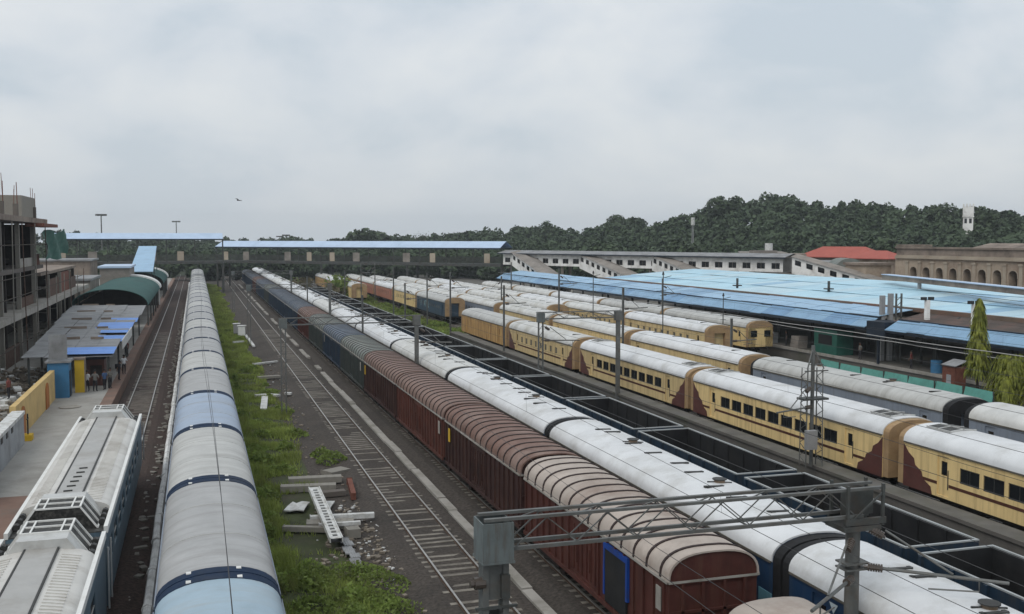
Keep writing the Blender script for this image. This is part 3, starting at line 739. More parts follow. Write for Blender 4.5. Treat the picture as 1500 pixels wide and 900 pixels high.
# ------------------------------------------------------------------ electric multiple unit at the left platform
def emu(label, y0, L, near_hood=True):
    t = thing("electric_railcar", label, "train coach", (-4.45, y0 + L / 2, 0), group="electric railcars at the construction side platform"); h = L / 2; w = 1.5
    b = MB(); ze, zt = 3.55, 3.95; wl_ = [(-h + 1 + 2.1 * k, -h + 2.3 + 2.1 * k, 2.1, 2.9) for k in range(int((L - 2) / 2.1))]
    b.wall_x(w, -h, h, 1.0, ze - .1, wl_, 1, .06); b.wall_x(-w, -h, h, 1.0, ze - .1, [], -1)
    for yy, sg in ((-h, -1), (h, 1)):
        q_ = [(-w, yy, 1.0), (w, yy, 1.0), (w, yy, ze - .1), (-w, yy, ze - .1)]; b.face(q_ if sg < 0 else q_[::-1])
    b.face([(-w, -h, ze - .1), (w, -h, ze - .1), (w, h, ze - .1), (-w, h, ze - .1)])
    b.build("body", "emu_side", t)
    for a, c, d, e_ in wl_:
        m = MB(); m.box(w - .06, w - .035, a + .002, c - .002, d + .002, e_ - .002); m.box(w - .034, w - .02, a + .002, c - .002, d + .36, d + .4, 1); m.build("window", ["dark_glass", "silver"], t)
    e1 = 2.55
    top = arc(w - .06, ze, zt, 20, 2.4)
    inn = [(w - .1, ze - .09), (-w + .1, ze - .09)]
    b = MB(); b.extrude(top + inn[::-1], -h + e1, h - e1, smooth=True); rf = b.build("roof", "emu_roof", t)
    zf = lambda x: ze + (zt - ze) * max(0, 1 - abs(x / (w - .06)) ** 2.4) ** (1 / 2.4)
    m = MB(); m.box(-.42, .42, -h + e1 + .02, h - e1 - .02, zt - .02, zt + .03); m.build("roof_walkway", "emu_mid", rf)
    m = MB()
    for x in (-.45, .45): m.box(x - .025, x + .025, -h + e1 + .02, h - e1 - .02, zt - .02, zt + .05)
    m.build("walkway_edge", "vent_dark", rf)
    m = MB(); y = -h + e1 + .4
    while y < h - e1 - .4:
        for xa, xb in ((.62, 1.12), (-1.12, -.72)):
            m.bar((xa, y, zf(xa) + .015), (xb, y, zf(xb) + .015), .09, .05)
        y += .24
    m.build("roof_rib", "emu_roof", rf)
    m = MB()
    for k in range(7): m.obox((-.1 + .03 * k, -h + e1 + .6 + .75 * k, zt + .05), (.3, .07, .05), .1)
    m.build("roof_marks", "vent_dark", rf)
    m = MB()
    for sg in (-1, 1): xa, xb = sorted((sg * (w - .085), sg * (w + .04))); m.box(xa, xb, -h, h, ze - .12, ze + .1)
    m.build("eave_trim", "emu_trim", t)
    for sg in (-1, 1):       # sunken equipment end with a sloped louvred hood
        m = MB(); ya, yb = sorted((sg * (h - .02), sg * (h - e1 + .03)))
        m.box(-w + .1, w - .1, ya, yb, ze - .095, ze - .06); m.build("equipment_well", "grille", t)
        s0, s1 = sg * (h - .45), sg * (h - e1 - .05)
        # trapezoid in x: sides slope
        zb, zh = ze - .05, zt + .28
        xs = [(-1.2, zb), (-.68, zh), (.68, zh), (1.2, zb)]
        mid = s1 + (s0 - s1) * .36
        m = MB(); pr = [(x, z) for x, z in xs]
        y0_, y1_ = sorted((s1, mid)); m.extrude([(x, z) for x, z in pr][::-1], y0_, y1_, 0)
        hd = m.build("roof_hood", "silver", t)
        m = MB(); y0_, y1_ = sorted((mid, s0))
        m.extrude([(x * .985, z - .015) for x, z in pr][::-1], y0_ + .002, y1_, 0); m.build("hood_mesh", "grille", hd)
        m = MB()
        for yy in (mid, (mid + s0) / 2, s0):
            for (xa, za), (xb, zb_) in zip(xs, xs[1:]): m.bar((xa, yy, za + .01), (xb, yy, zb_ + .01), .055, .05)
        for x, z in xs: m.bar((x, mid, z + .012), (x, s0, z + .012), .055, .05)
        for x in (-.42, .42): m.bar((x, mid, zh + .014), (x, s0, zh + .014), .05, .04)
        m.build("hood_frame", "emu_trim", hd)
        for xx in (-1.3, 1.3):
            for k in range(3): m = MB(); yy = s0 + (s1 - s0) * (.2 + .3 * k); m.tube([(xx, yy - .12, ze + .05), (xx, yy + .12, ze + .05)], .11, 8); m.build("resistor_can", "vent_dark", t)
    for sg in (-1, 1):
        m = MB(); ya, yb = sorted((sg * (h + .002), sg * (h + .3))); m.box(-.8, .8, ya, yb, 1.1, 3.2); m.build("gangway", "black_rubber", t)
    u = MB(); u.box(-1.25, 1.25, -h + .1, h - .1, .6, .995); u.build("underframe", "under", t)
    for sg in (-1, 1): bogie(t, sg * (h - 3))
    for yy in (-h + .25, h - .25):
        m = MB(); m.tube([(w + .1, yy, 1.2), (w + .1, yy, 3.2)], .03, 6); m.build("handrail", "silver", t)
    return t
emu("dirty white railcar with two roof hoods, farther along the construction side platform", 35.2, 22.4)
emu("dirty white railcar at platform, partly visible with dark marks along its roof", 11.9, 22.7)

# ------------------------------------------------------------------ platforms
b = MB(); b.box(-40, -6.95, 20, 330, -.3, .80); structure(b.build("platform", "concrete"))
b = MB(); b.box(-6.94, -6.12, 55, 330, -.3, .815); structure(b.build("platform_edge", "concrete_red"))
b = MB(); b.box(-11.5, -6.96, 20, 52.5, .803, .81); structure(b.build("platform_paving", "concrete_red"))
b = MB(); b.box(31.2, 32.35, 10, 128, -.3, .95, 0); b.box(31.1, 31.195, 10, 128, .80, .97, 0); structure(b.build("narrow_platform", ["concrete_dark"]))
b = MB(); b.box(31.22, 32.3, 10, 128, .953, .96); structure(b.build("narrow_platform_paving", "worn_paving"))
b = MB(); b.box(62.6, 88, 20, 330, -.3, .95); structure(b.build("far_platform", "concrete_dark"))
b = MB(); b.box(62.45, 62.595, 20, 330, .7, .98); structure(b.build("far_platform_edge", "concrete_pale"))
b = MB(); b.box(89, 300, 20, 400, -.3, .3); structure(b.build("station_forecourt", "concrete_dark"))

# ------------------------------------------------------------------ overhead line equipment
GM = "overhead line portals across the yard"
def portal(x0, x1, y, z, over, label, mat_="mast", heavy=True, base=-.3):
    t = thing("line_portal", label, "gantry", (0, y, 0), group=GM)
    xe = x1 + over; ch, dg, hy, dep = (.085, .026, .27, .70) if heavy else (.07, .028, .16, .5)
    p = MB()
    if heavy:
        for dx in (-.24, .24): p.box(x0 + dx - .07, x0 + dx + .07, -.2, .2, base, z - .95, 0)
        p.box(x0 - .169, x0 + .169, -.16, .16, z - 1.9, z - .952)
        zz = base + .4
        while zz < z - 2.4: p.box(x0 - .168, x0 + .168, -.18, -.16, zz, zz + .45, 0); p.box(x0 - .168, x0 + .168, .16, .18, zz, zz + .45, 0); zz += .95
    else:
        for dx in (-.17, .17): p.box(x0 + dx - .04, x0 + dx + .04, -.09, .09, base, z - .3, 0)
        zz = base + .4
        while zz < z - .6: p.bar((x0 - .13, -.07, zz), (x0 + .13, -.07, zz + .35), .03); zz += .5
    p.build("post", mat_, t)
    p = MB()
    if heavy:
        p.tube([(x1, 0, base), (x1, 0, z - 1.02)], .185, 12); p.box(x1 - .3, x1 + .3, -.3, .3, base, base + .3)
        for zz in (4.45, 4.6): p.box(x1 - .34, x1 + .34, -.25, .25, zz, zz + .045)
    else: p.box(x1 - .15, x1 + .15, -.12, .12, base, z - .3)
    p.build("post", mat_, t)
    b = MB()
    for yy in (-hy, hy):
        b.bar((x0 - .3, yy, z), (xe, yy, z), ch * 1.3, ch * .8); b.bar((x0 - .1, yy, z - dep), (x1 + .1, yy, z - dep), ch, ch)
    n = max(2, int((x1 - x0 - .5) / (1.35 if heavy else 1.3))); st = (x1 - x0 - .6) / n
    for k in range(n):
        a = x0 + .45 + st * k
        for yy in (-hy, hy):
            b.bar((a, yy, z - dep + .04), (a + st / 2, yy, z - .04), dg); b.bar((a + st / 2, yy, z - .04), (a + st, yy, z - dep + .04), dg)
        b.bar((a, -hy, z), (a + st / 2, hy, z), dg); b.bar((a, -hy, z - dep), (a, hy, z - dep), dg)
    b.build("truss_beam", mat_, t)
    if heavy:
        p = MB(); w = .37; x = x0
        p.box(x - w, x + w, -.40, -.37, z - .95, z - .06); p.box(x - w, x + w, .37, .40, z - .95, z - .06); p.box(x - w, x - w + .03, -.369, .369, z - .95, z - .06); p.box(x + w - .03, x + w, -.369, .369, z - .95, z - .06)
        p.box(x - w - .02, x + w + .02, -.42, .42, z - 1.0, z - .953); p.build("gusset_plate", "mast_plate", t)
        p = MB()
        for yy in (-.36, .36):
            for xx in (x1 - .42, x1 + .62): p.bar((xx, yy, z - .95), (xx, yy, z + .12), .07)
            p.bar((x1 - .42, yy, z - .9), (x1 + .62, yy, z - .1), .045); p.bar((x1 - .5, yy, z - .82), (x1 + .7, yy, z - .82), .1, .16)
        p.box(x1 - .55, x1 + .55, -.42, .42, z - 1.06, z - .93); p.box(x1 - .38, x1 + .58, -.02, .02, z - .74, z - .1); p.build("post_head", "mast_dark", t)
    else:
        for x in (x0, x1): p = MB(); p.box(x - .28, x + .28, -.2, .2, z - .75, z - .05); p.build("gusset_plate", "mast_plate" if x == x0 else mat_, t)
    return t
def arm(parent, a, b, drop_=0.55, along=.0):
    """registration arm: insulator, main tube, stay tube and steady arm, from post point a to tip b"""
    a, b = Vector(a), Vector(b); d = (b - a).normalized(); L = (b - a).length
    m = MB(); m.tube([a + d * .3, b], .045, 8); m.tube([a + Vector((0, 0, 1.0)) + d * .45, a + d * L * .62 + Vector((0, 0, .06))], .03, 6)
    m.tube([a + d * L * .8, a + d * L * .8 - Vector((0, 0, .3)), a + d * L * .45 - Vector((0, 0, .38))], .022, 6)
    o = m.build("cantilever_arm", "mast", parent)
    for p, q in ((a + d * .05, d), (a + Vector((0, 0, 1.0)) + d * .08, (a + d * L * .62 - a - Vector((0, 0, 1.0))).normalized())):
        i = MB()
        for k in range(6): i.tube([p + q * (.062 * k), p + q * (.062 * k + .045)], .105, 10)
        i.tube([p, p + q * .36], .07, 8); i.tube([p - q * .1, p + q * .42], .035, 6)
        i.build("insulator", "insul", o)
    return o
P1 = portal(6.44, 16.12, 22.3, 6.6, .72, "grey lattice portal over the brown wagons with a square plate on its post")
arm(P1, (16.35, -.25, 4.55), (18.9, -2.4, 4.55)); arm(P1, (15.9, -.3, 4.3), (13.6, -2.0, 4.3))
m = MB(); m.tube([(5.95, -.1, 5.1), (6.2, -.1, 5.1)], .14, 10); m.tube([(5.85, -.1, 5.1), (5.95, -.1, 5.1)], .09, 8, 0); m.build("insulator", ["insul"], P1)
m = MB(); m.box(5.95, 6.95, -.22, -.16, 4.5, 4.56); m.box(6.55, 6.75, -.3, -.12, 4.75, 5.3); m.build("switch_bracket", "mast_dark", P1)
P2 = portal(6.1, 16.2, 77.5, 7.05, .5, "grey portal over navy wagons with green box on post in the grass", "mast", False)
P3 = portal(6.2, 16.2, 131, 7.2, .5, "slim portal over the dark wagons beyond the trackside cabinet", "mast", False)
P4 = portal(6.2, 16.2, 186, 7.2, .5, "small distant portal just before the footbridge over the dark wagons", "mast", False)
P5 = portal(24.8, 31.12, 73, 7.4, .3, "dark portal standing on the narrow platform by the yellow coaches", "mast", False); P5.location.y = 73
for P_, z in ((P2, 5.0), (P3, 5.0)): arm(P_, (16.4, -.2, z), (18.7, -1.2, z))
arm(P5, (25.0, -.2, 5.3), (27.6, -.9, 5.3))
GS = "single overhead line masts"
def mast(x, y, h, label, z0=-.3, side=1, mt="mast", reach=2.5):
    t = thing("line_mast", label, "mast", (x, y, 0), group=GS)
    p = MB(); p.box(-.09, -.07, -.08, .08, z0, h); p.box(.07, .09, -.08, .08, z0, h); p.box(-.069, .069, -.012, .012, z0, h); p.box(-.3, .3, -.3, .3, z0, z0 + .25); p.build("post", mt, t)
    arm(t, (side * .15, 0, h - 2.0), (side * reach, 0, h - 1.9))
    return t
for k, (x, y, h, lb) in enumerate([
    (16.15, 104, 7.2, "slim mast beside the white coach roofs past the boxed portal"),
    (16.15, 158, 7.2, "distant slim mast beside the white coach roofs"),
    (31.2, 104, 8.0, "mast on the narrow platform by the shuttered cream coach"), (31.2, 128, 8.6, "tall mast at the far end of the narrow platform"),
    (29.6, 159, 8.4, "mast in the grass beside the dark blue van"), (33.0, 150, 7.8, "mast on the grass just before the dark blue van"), (29.6, 192, 8.4, "mast in the grass by the yellow ended coach"), (34.4, 205, 8.0, "distant mast in front of the salmon coach"),
    (38.0, 88, 8.4, "mast rising behind the third platform coach"), (44.6, 124, 9.1, "tall thin mast among the white roofs in mid yard"), (44.6, 150, 7.2, "short mast among the white roofs near the stairs"),
    (44.6, 79.5, 6.0, "mast beside the grey louvred coach"), (55.4, 116, 8.0, "mast between the cream coach and the driving coach"), (55.4, 180, 8.6, "distant mast close to the canopy start"),
    (24.9, 126, 7.4, "mast beside the empty open wagons, past the dark portal"), (24.9, 180, 7.4, "distant mast beside the empty open wagons")]):
    mast(x, y, h, lb, side=-1 if k % 3 == 1 else 1)
# lattice mast on the narrow platform
t = thing("lattice_mast", "tall open lattice mast with grey box beside the yellow coach", "mast", (30.9, 46.5, .96))
b = MB()
for dx, dy in ((-.5, -.3), (.5, -.3), (-.5, .3), (.5, .3)): b.bar((dx, dy, 0), (dx * .9, dy * .9, 5.2), .05)
for dx in (-.5, .5):
    z = 0.2
    while z < 5.0: b.bar((dx, -.3, z), (dx, .3, z + .35), .03); b.bar((dx, .3, z + .35), (dx, -.3, z + .7), .03); z += .7
b.bar((-.5, -.3, 5.2), (.02, 0, 6.3), .06); b.bar((.5, -.3, 5.2), (.02, 0, 6.3), .06); b.bar((-.65, -.3, 5.1), (.75, -.3, 5.1), .06); b.build("lattice_frame", "mast", t)
b = MB(); b.tube([(.02, 0, 0), (.02, 0, 6.4)], .1, 10); b.build("post", "mast", t)
b = MB(); b.box(-.7, .8, -.35, .35, 3.55, 3.65); b.build("service_shelf", "mast_dark", t)
b = MB(); b.box(-.62, -.02, -.62, -.32, 1.0, 2.0); b.build("switch_box", "lamp", t)
arm(t, (-.2, -.2, 3.2), (-2.9, -1.3, 3.2))
# lamp poles
def lamp_pole(x, y, h, label, z0=-.3):
    t = thing("lamp_pole", label, "lamp post", (x, y, 0), group="yard lamp poles")
    b = MB(); b.tube([(0, 0, z0), (0, 0, h)], .07, 8, r1=.05); b.build("pole", "mast_dark", t)
    b = MB(); b.tube([(0, 0, h), (0, 0, h + .35)], .14, 8, r1=.05); b.bar((0, 0, h - .3), (.9, 0, h - .1), .05); b.build("lamp_head", "plastic_black", t)
    c = MB()
    for k in range(3): c.bar((-.35, 0, h - 1.6 - k * .5), (.35, 0, h - 1.6 - k * .5), .05)
    c.build("cross_arms", "mast_dark", t)
lamp_pole(44.95, 94, 9.3, "black lamp pole standing before the blue canopy dark gap"); lamp_pole(44.95, 113, 8.8, "black lamp pole before the canopy by the white roofs")
lamp_pole(55.6, 101, 6.6, "black pole with cross arms beside the yellow driving coach")
# wires
GWI = "overhead contact wires"
for nm, x, z, y0, y1 in (("barrel roofed wagons", .42, 5.6, 12, 330), ("empty middle track", 9.65, 5.5, 12, 330), ("brown wagons", 14.2, 5.1, 8, 330), ("white coach roofs", 18.5, 4.75, 8, 330),
                         ("open wagons", 22.8, 5.3, 8, 200), ("platform track", 27.8, 5.4, 8, 260), ("yellow coaches", 34.0, 5.4, 8, 330), ("blue grey coaches", 41.7, 5.6, 8, 330), ("mid yard cream coaches", 47.2, 5.7, 20, 330), ("cream coaches before the canopy track", 52.0, 5.7, 20, 330), ("canopy track", 59.0, 5.6, 20, 330)):
    b = MB(); b.tube([(x + .15 * math.sin(y * .06), y, z) for y in range(y0, y1, 9)], .010, 4); b.tube([(x + .1 * math.sin(y * .06), y, z + .55 + .35 * abs(math.sin((y - 22) * math.pi / 54))) for y in range(y0, y1, 9)], .008, 4)
    for y in range(y0, y1, 18): b.tube([(x + .15 * math.sin(y * .06), y, z), (x + .1 * math.sin(y * .06), y, z + .55 + .3 * abs(math.sin((y - 22) * math.pi / 54)))], .004, 4)
    tag(b.build("contact_wire", "wire"), f"thin dark contact wire strung above the {nm}", "wire", GWI)
for x, z, y0, y1, lb in ((61.4, 3.45, 60, 200, "pale cable run hanging below the blue canopy edge"), (56.3, 4.6, 50, 130, "pale cable strung over the open tracks before the canopy")):
    b = MB(); b.tube([(x, y, z - .1 * math.sin((y % 20) / 20 * math.pi)) for y in range(y0, y1, 4)], .035, 5); tag(b.build("pale_cable", "wire_pale"), lb, "cable")

# ------------------------------------------------------------------ footbridges
def flat_bridge(name, label, pts, z_deck, z_roof, half, panel_gap, cat="footbridge", roof_h=.9, slats=True):
    """open covered footbridge along a polyline in plan"""
    t = thing(name, label, cat, (0, 0, 0))
    for (ax, ay), (bx, by) in zip(pts, pts[1:]):
        d = Vector((bx - ax, by - ay, 0)); L = d.length; d.normalize(); nrm = Vector((-d.y, d.x, 0)); ang = math.atan2(d.y, d.x)
        O = Vector((ax, ay, 0))
        P = lambda u, v, z: O + d * u + nrm * v + Vector((0, 0, z))
        r = MB()
        ridge = .0
        r.face([P(0, -half - .5, z_roof), P(L, -half - .5, z_roof), P(L, 0, z_roof + roof_h), P(0, 0, z_roof + roof_h)]); r.face([P(0, 0, z_roof + roof_h), P(L, 0, z_roof + roof_h), P(L, half + .5, z_roof), P(0, half + .5, z_roof)])
        r.face([P(0, -half - .5, z_roof - .05), P(L, -half - .5, z_roof - .05), P(L, half + .5, z_roof - .05), P(0, half + .5, z_roof - .05)])
        r.face([P(0, -half - .5, z_roof - .05), P(L, -half - .5, z_roof - .05), P(L, -half - .5, z_roof), P(0, -half - .5, z_roof)])
        r.build("roof", "fob_sheet", t)
        e = MB(); e.bar(P(0, -half - .45, z_roof - .2), P(L, -half - .45, z_roof - .2), .12, .28); e.bar(P(0, half + .45, z_roof - .2), P(L, half + .45, z_roof - .2), .12, .28); e.build("eave_beam", "navy_steel", t)
        k = MB(); k.obox(P(L / 2, 0, z_deck - .15), (L, 2 * half, .3), ang)
        for v in (-half, half): k.bar(P(0, v, z_deck - .35), P(L, v, z_deck - .35), .2, .5); 
        k.build("deck", "mast_dark", t)
        n = max(2, int(L / 6.5))
        for i in range(n + 1):
            p = MB()
            for v in (-half, half): p.bar(P(L * i / n, v, z_deck), P(L * i / n, v, z_roof), .18)
            p.bar(P(L * i / n, -half, z_roof - .3), P(L * i / n + (.9 if i < n else -.9), -half, z_roof - 1.1), .08)
            p.build("roof_post", "mast_dark", t)
        q = MB()
        for v in (-half, half):
            for zz in (.25, .5, .75, 1.0, 1.25, 1.5): q.bar(P(0, v, z_deck + zz), P(L, v, z_deck + zz), .09)
        q.build("railing", "mast_dark", t)
        for i in range(n):
            if i % 3 == 2: continue
            u = L * (i + .5) / n; q = MB(); q.obox(P(u, -half - .06, z_deck + 1.3), (1.5 + .5 * (i % 2), .05, 2.2), ang); q.build("notice_panel", "grime_wall" if i % 2 else "stone_trim", t)
        m_ = max(1, int(L / 24))
        for i in range(m_ + 1):
            for v in (-half + .3, half - .3):
                p = MB(); p.bar(P(L * i / m_, v, -.3), P(L * i / m_, v, z_deck - .4), .45); p.build("pier", "mast_dark", t)
    return t
flat_bridge("footbridge", "blue roofed footbridge over the construction side platform and the barrel roofed wagons", [(-33, 262), (6.4, 262)], 7.4, 12.85, 2.6, 3, roof_h=1.35)
flat_bridge("footbridge", "long open footbridge with pale blue roof crossing the yard behind all the trains", [(7.2, 289), (32, 264), (69, 228)], 7.0, 10.75, 2.6, 3, roof_h=1.5)
# enclosed white bridge with windows and stair halls
t = thing("footbridge", "white walled footbridge with a window row and stair halls over the blue sheds", "footbridge")
A, B_ = Vector((69, 226, 0)), Vector((101, 160, 0)); d = (B_ - A); L = d.length; d.normalize(); nrm = Vector((d.y, -d.x, 0))
if nrm.y > 0: nrm = -nrm
P = lambda u, v, z: A + d * u + nrm * v + Vector((0, 0, z))
zl, zh = 6.95, 9.5
nW = 24; ww = MB(); hl = [(L * (k + .22) / nW, L * (k + .78) / nW) for k in range(nW)]
z1_, z2_ = 7.5, 8.55
us = sorted({0, L, *[x for h_ in hl for x in h_]})
for a, c in zip(us, us[1:]):
    hole = any(h_[0] < (a + c) / 2 < h_[1] for h_ in hl)
    for za, zb in ((zl, z1_), (z1_, z2_), (z2_, zh)):
        if hole and za == z1_: continue
        ww.face([P(a, 1.8, za), P(c, 1.8, za), P(c, 1.8, zb), P(a, 1.8, zb)])
ww.face([P(0, -1.8, zl), P(L, -1.8, zl), P(L, -1.8, zh), P(0, -1.8, zh)]); ww.face([P(0, 1.8, zl), P(L, 1.8, zl), P(L, -1.8, zl), P(0, -1.8, zl)])
ww.build("wall", "white_wall", t)
for a, c in hl:
    m = MB(); m.face([P(a + .01, 1.7, z1_), P(c - .01, 1.7, z1_), P(c - .01, 1.7, z2_), P(a + .01, 1.7, z2_)]); m.bar(P((a + c) / 2, 1.72, z1_), P((a + c) / 2, 1.72, z2_), .05, mi=1); m.build("window", ["dark_glass", "grime_wall"], t)
r = MB(); r.face([P(-1, 2.8, zh + .1), P(L + 1, 2.8, zh + .1), P(L + 1, 0, zh + .75), P(-1, 0, zh + .75)]); r.face([P(-1, 0, zh + .75), P(L + 1, 0, zh + .75), P(L + 1, -2.8, zh + .1), P(-1, -2.8, zh + .1)]); r.build("roof", "grey_sheet", t)
r = MB(); r.bar(P(-1, 2.75, zh - .02), P(L + 1, 2.75, zh - .02), .1, .22); r.build("eave_beam", "navy_steel", t)
for k in range(6):
    for v in (-1.2, 1.2):
        m = MB(); m.bar(P(L * (k + .5) / 6, v, .3), P(L * (k + .5) / 6, v, zl - .01), .45); m.build("pier", "grime_wall", t)
def stair_hall(label, top, dirv, run, z_top, z_bot, width, windows=True):
    s = thing("stair_hall", label, "covered stairs", group="covered stairs down from the white footbridge")
    dv = Vector((*dirv, 0)).normalized(); nv = Vector((dv.y, -dv.x, 0)); T = Vector((*top, 0))
    Q = lambda u, v, z: T + dv * u + nv * v + Vector((0, 0, z))
    zz = lambda u: z_top + (z_bot - z_top) * u / run
    w = MB(); n = 9; H = 2.35
    for v in (-width / 2, width / 2):
        for k in range(n):
            u0, u1 = run * k / n, run * (k + 1) / n; a, b = u0 + .25 * run / n, u1 - .2 * run / n
            w.face([Q(u0, v, zz(u0) - .6), Q(u1, v, zz(u1) - .6), Q(u1, v, zz(u1) + 1.0), Q(u0, v, zz(u0) + 1.0)])
            w.face([Q(u0, v, zz(u0) + 1.9), Q(u1, v, zz(u1) + 1.9), Q(u1, v, zz(u1) + H), Q(u0, v, zz(u0) + H)])
            w.face([Q(u0, v, zz(u0) + 1.0), Q(a, v, zz(a) + 1.0), Q(a, v, zz(a) + 1.9), Q(u0, v, zz(u0) + 1.9)]); w.face([Q(b, v, zz(b) + 1.0), Q(u1, v, zz(u1) + 1.0), Q(u1, v, zz(u1) + 1.9), Q(b, v, zz(b) + 1.9)])
    w.build("wall", "white_wall", s)
    for k in range(n):
        u0, u1 = run * k / n, run * (k + 1) / n; a, b = u0 + .25 * run / n, u1 - .2 * run / n; m = MB()
        for v in (-width / 2 + .08, width / 2 - .08): m.face([Q(a, v, zz(a) + 1.0), Q(b, v, zz(b) + 1.0), Q(b, v, zz(b) + 1.9), Q(a, v, zz(a) + 1.9)])
        m.build("window", "dark_glass", s)
    r = MB(); r.face([Q(0, -width / 2 - .4, zz(0) + H + .05), Q(run, -width / 2 - .4, zz(run) + H + .05), Q(run, 0, zz(run) + H + .5), Q(0, 0, zz(0) + H + .5)]); r.face([Q(0, 0, zz(0) + H + .5), Q(run, 0, zz(run) + H + .5), Q(run, width / 2 + .4, zz(run) + H + .05), Q(0, width / 2 + .4, zz(0) + H + .05)])
    r.build("roof", "grime_wall", s)
    f = MB(); f.face([Q(0, -width / 2, zz(0) - .6), Q(run, -width / 2, zz(run) - .6), Q(run, width / 2, zz(run) - .6), Q(0, width / 2, zz(0) - .6)])
    for k in range(int(run / .35)): u = k * .35; f.obox(Q(u + .17, 0, zz(u) - .12), (.33, width - .2, .16), math.atan2(dv.y, dv.x))
    f.build("steps", "grime_wall", s)
    return s
stair_hall("white walled covered stairs dropping to the start of the blue canopy", (70.2, 222), (.0, -1), 30, 7.4, 1.4, 3.4)
stair_hall("white covered stairs behind the first stairs over the blue shed", (79.5, 204), (.1, -1), 22, 7.2, 3.0, 3.2)
stair_hall("white covered stairs in the middle of the white footbridge", (88, 186), (.12, -1), 18, 7.2, 3.4, 3.2)
stair_hall("white covered stairs at the station end of the white footbridge", (101.5, 158), (.35, -1), 22, 7.4, 2.6, 3.0)
# blue stair roof behind the green vault
t = thing("stair_roof", "pale blue stair roof rising behind the green vault", "stair roof", (-10.3, 232, 0))
b = MB(); b.face([(-2.2, -18, 6.4), (2.2, -18, 6.4), (1.9, 14, 11.2), (-1.9, 14, 11.2)]); b.face([(-2.2, -18, 6.3), (2.2, -18, 6.3), (1.9, 14, 11.1), (-1.9, 14, 11.1)]); b.build("roof_sheet", "blue_sheet_pale", t)
b = MB()
for x in (-1.9, 1.9):
    for y, z in ((-17, 6.4), (-4, 8.3), (12, 10.8)): b.bar((x, y, .81), (x, y, z - .1), .16)
b.build("post", "mast_dark", t)

# ------------------------------------------------------------------ blue canopies and the big shed on the far platform
def canopy(name, label, y0, y1, upper=True):
    t = thing(name, label, "platform canopy", group="blue platform canopies")
    def sheet(nm, prof, mt):
        b = MB(); y = y0
        while y < y1 - .1:
            L = min(R.choice((2.4, 2.4, 4.8)), y1 - y); dz = R.uniform(-.035, .035)
            b.extrude([(x + dz, z + dz) for x, z in prof], y + .012, y + L - .012, R.choice((0, 0, 0, 1))); y += L
        b.build(nm, [mt, "blue_sheet_b" if mt == "blue_sheet" else "blue_sheet"], t)
    th = .05
    sheet("front_slope", [(61.9, 4.42), (63.4, 5.25), (63.4, 5.25 - th), (61.9, 4.42 - th)], "blue_sheet")
    if upper: sheet("upper_slope", [(63.45, 5.42), (67.4, 5.95), (67.4, 5.9), (63.45, 5.37)], "blue_sheet_pale")
    b = MB(); b.box(63.42, 63.6, y0, y1, 5.0, 5.36); b.box(62.0, 62.12, y0, y1, 4.1, 4.36); b.box(61.95, 67.3, y0 + .05, y0 + .2, 4.2, 4.4); b.build("edge_beam", "navy_steel", t)
    y = y0 + 1.5
    while y < y1:
        p = MB(); p.bar((64.5, y, .95), (64.5, y, 5.2), .22); p.bar((64.5, y, 4.2), (62.2, y, 4.35), .14); p.bar((64.5, y, 4.4), (67, y, 5.7), .14); p.build("post", "mast_dark", t); y += 9
    b = MB(); b.box(63.6, 66.5, y0 + .3, y1 - .3, 4.0, 4.05); b.build("ceiling", "navy_steel", t)
    return t
canopy("platform_canopy", "long blue sheeted platform canopy in front of the pale blue shed", 84.5, 212)
canopy("platform_canopy", "short dark blue canopy with old brown roof behind it", 40, 81.5, False)
t = thing("old_roof", "old brown stained roof between the short canopy and the pale shed", "roof", (0, 0, 0))
b = MB(); b.extrude([(63.7, 5.0), (67.45, 5.75), (67.45, 5.65), (63.7, 4.9)], 40, 83); b.build("roof_sheet", "rust_roof", t)
b = MB()
for y in range(42, 83, 8): b.bar((66.5, y, .95), (66.5, y, 5.5), .2)
b.build("post", "mast_dark", t)
t = thing("canopy_end_hoarding", "dark hoarding closing the gap between the two blue canopies", "hoarding", (62.4, 83, 0)); b = MB(); b.obox((.7, 0, 4.3), (2.4, 2.4, 1.5), .1); b.bar((0, 0, .95), (0, 0, 3.6), .2); b.build("panel", "navy_steel", t)
t = thing("shed", "large pale sky blue shed roof across the far platforms", "shed")
b = MB()
for (xa, za, xb, zb_) in ((68.1, 6.0, 74.2, 6.45), (74.0, 6.52, 80.4, 6.98), (80.2, 7.05, 86.5, 7.45)):
    y = 50
    while y < 168:
        L = R.choice((2.95, 2.95, 5.9)); dz = R.uniform(-.02, .02); mi = R.choice((0, 0, 0, 0, 1, 1, 2))
        b.extrude([(xa, za + dz), (xb, zb_ + dz), (xb, zb_ - .05 + dz), (xa, za - .05 + dz)], y + .012, min(168, y + L) - .012, mi); y += L
b.build("roof", ["sky_sheet", "sky_sheet_b", "sky_sheet_c"], t)
b = MB()
for x, z in ((74.1, 6.36), (80.3, 6.9)): b.box(x - .05, x + .05, 50, 168, z - .3, z + .06)
b.build("ridge_beam", "navy_steel", t)
b = MB(); b.box(67.5, 68.05, 50, 168, 5.75, 6.12); b.build("gutter", "gutter", t)
b = MB(); b.box(68.0, 86.4, 167.8, 168, 4, 5.9); b.box(86.3, 86.5, 50, 168, 3, 7.2); b.build("end_wall", "grime_wall", t)
for k in range(12):
    for x in (69, 85): p = MB(); p.bar((x, 52 + k * 10.4, .95), (x, 52 + k * 10.4, 5.9 + (1.2 if x > 80 else 0)), .3); p.build("column", "mast_dark", t)
GVV = "small pipes and supports standing out of the shed roof"
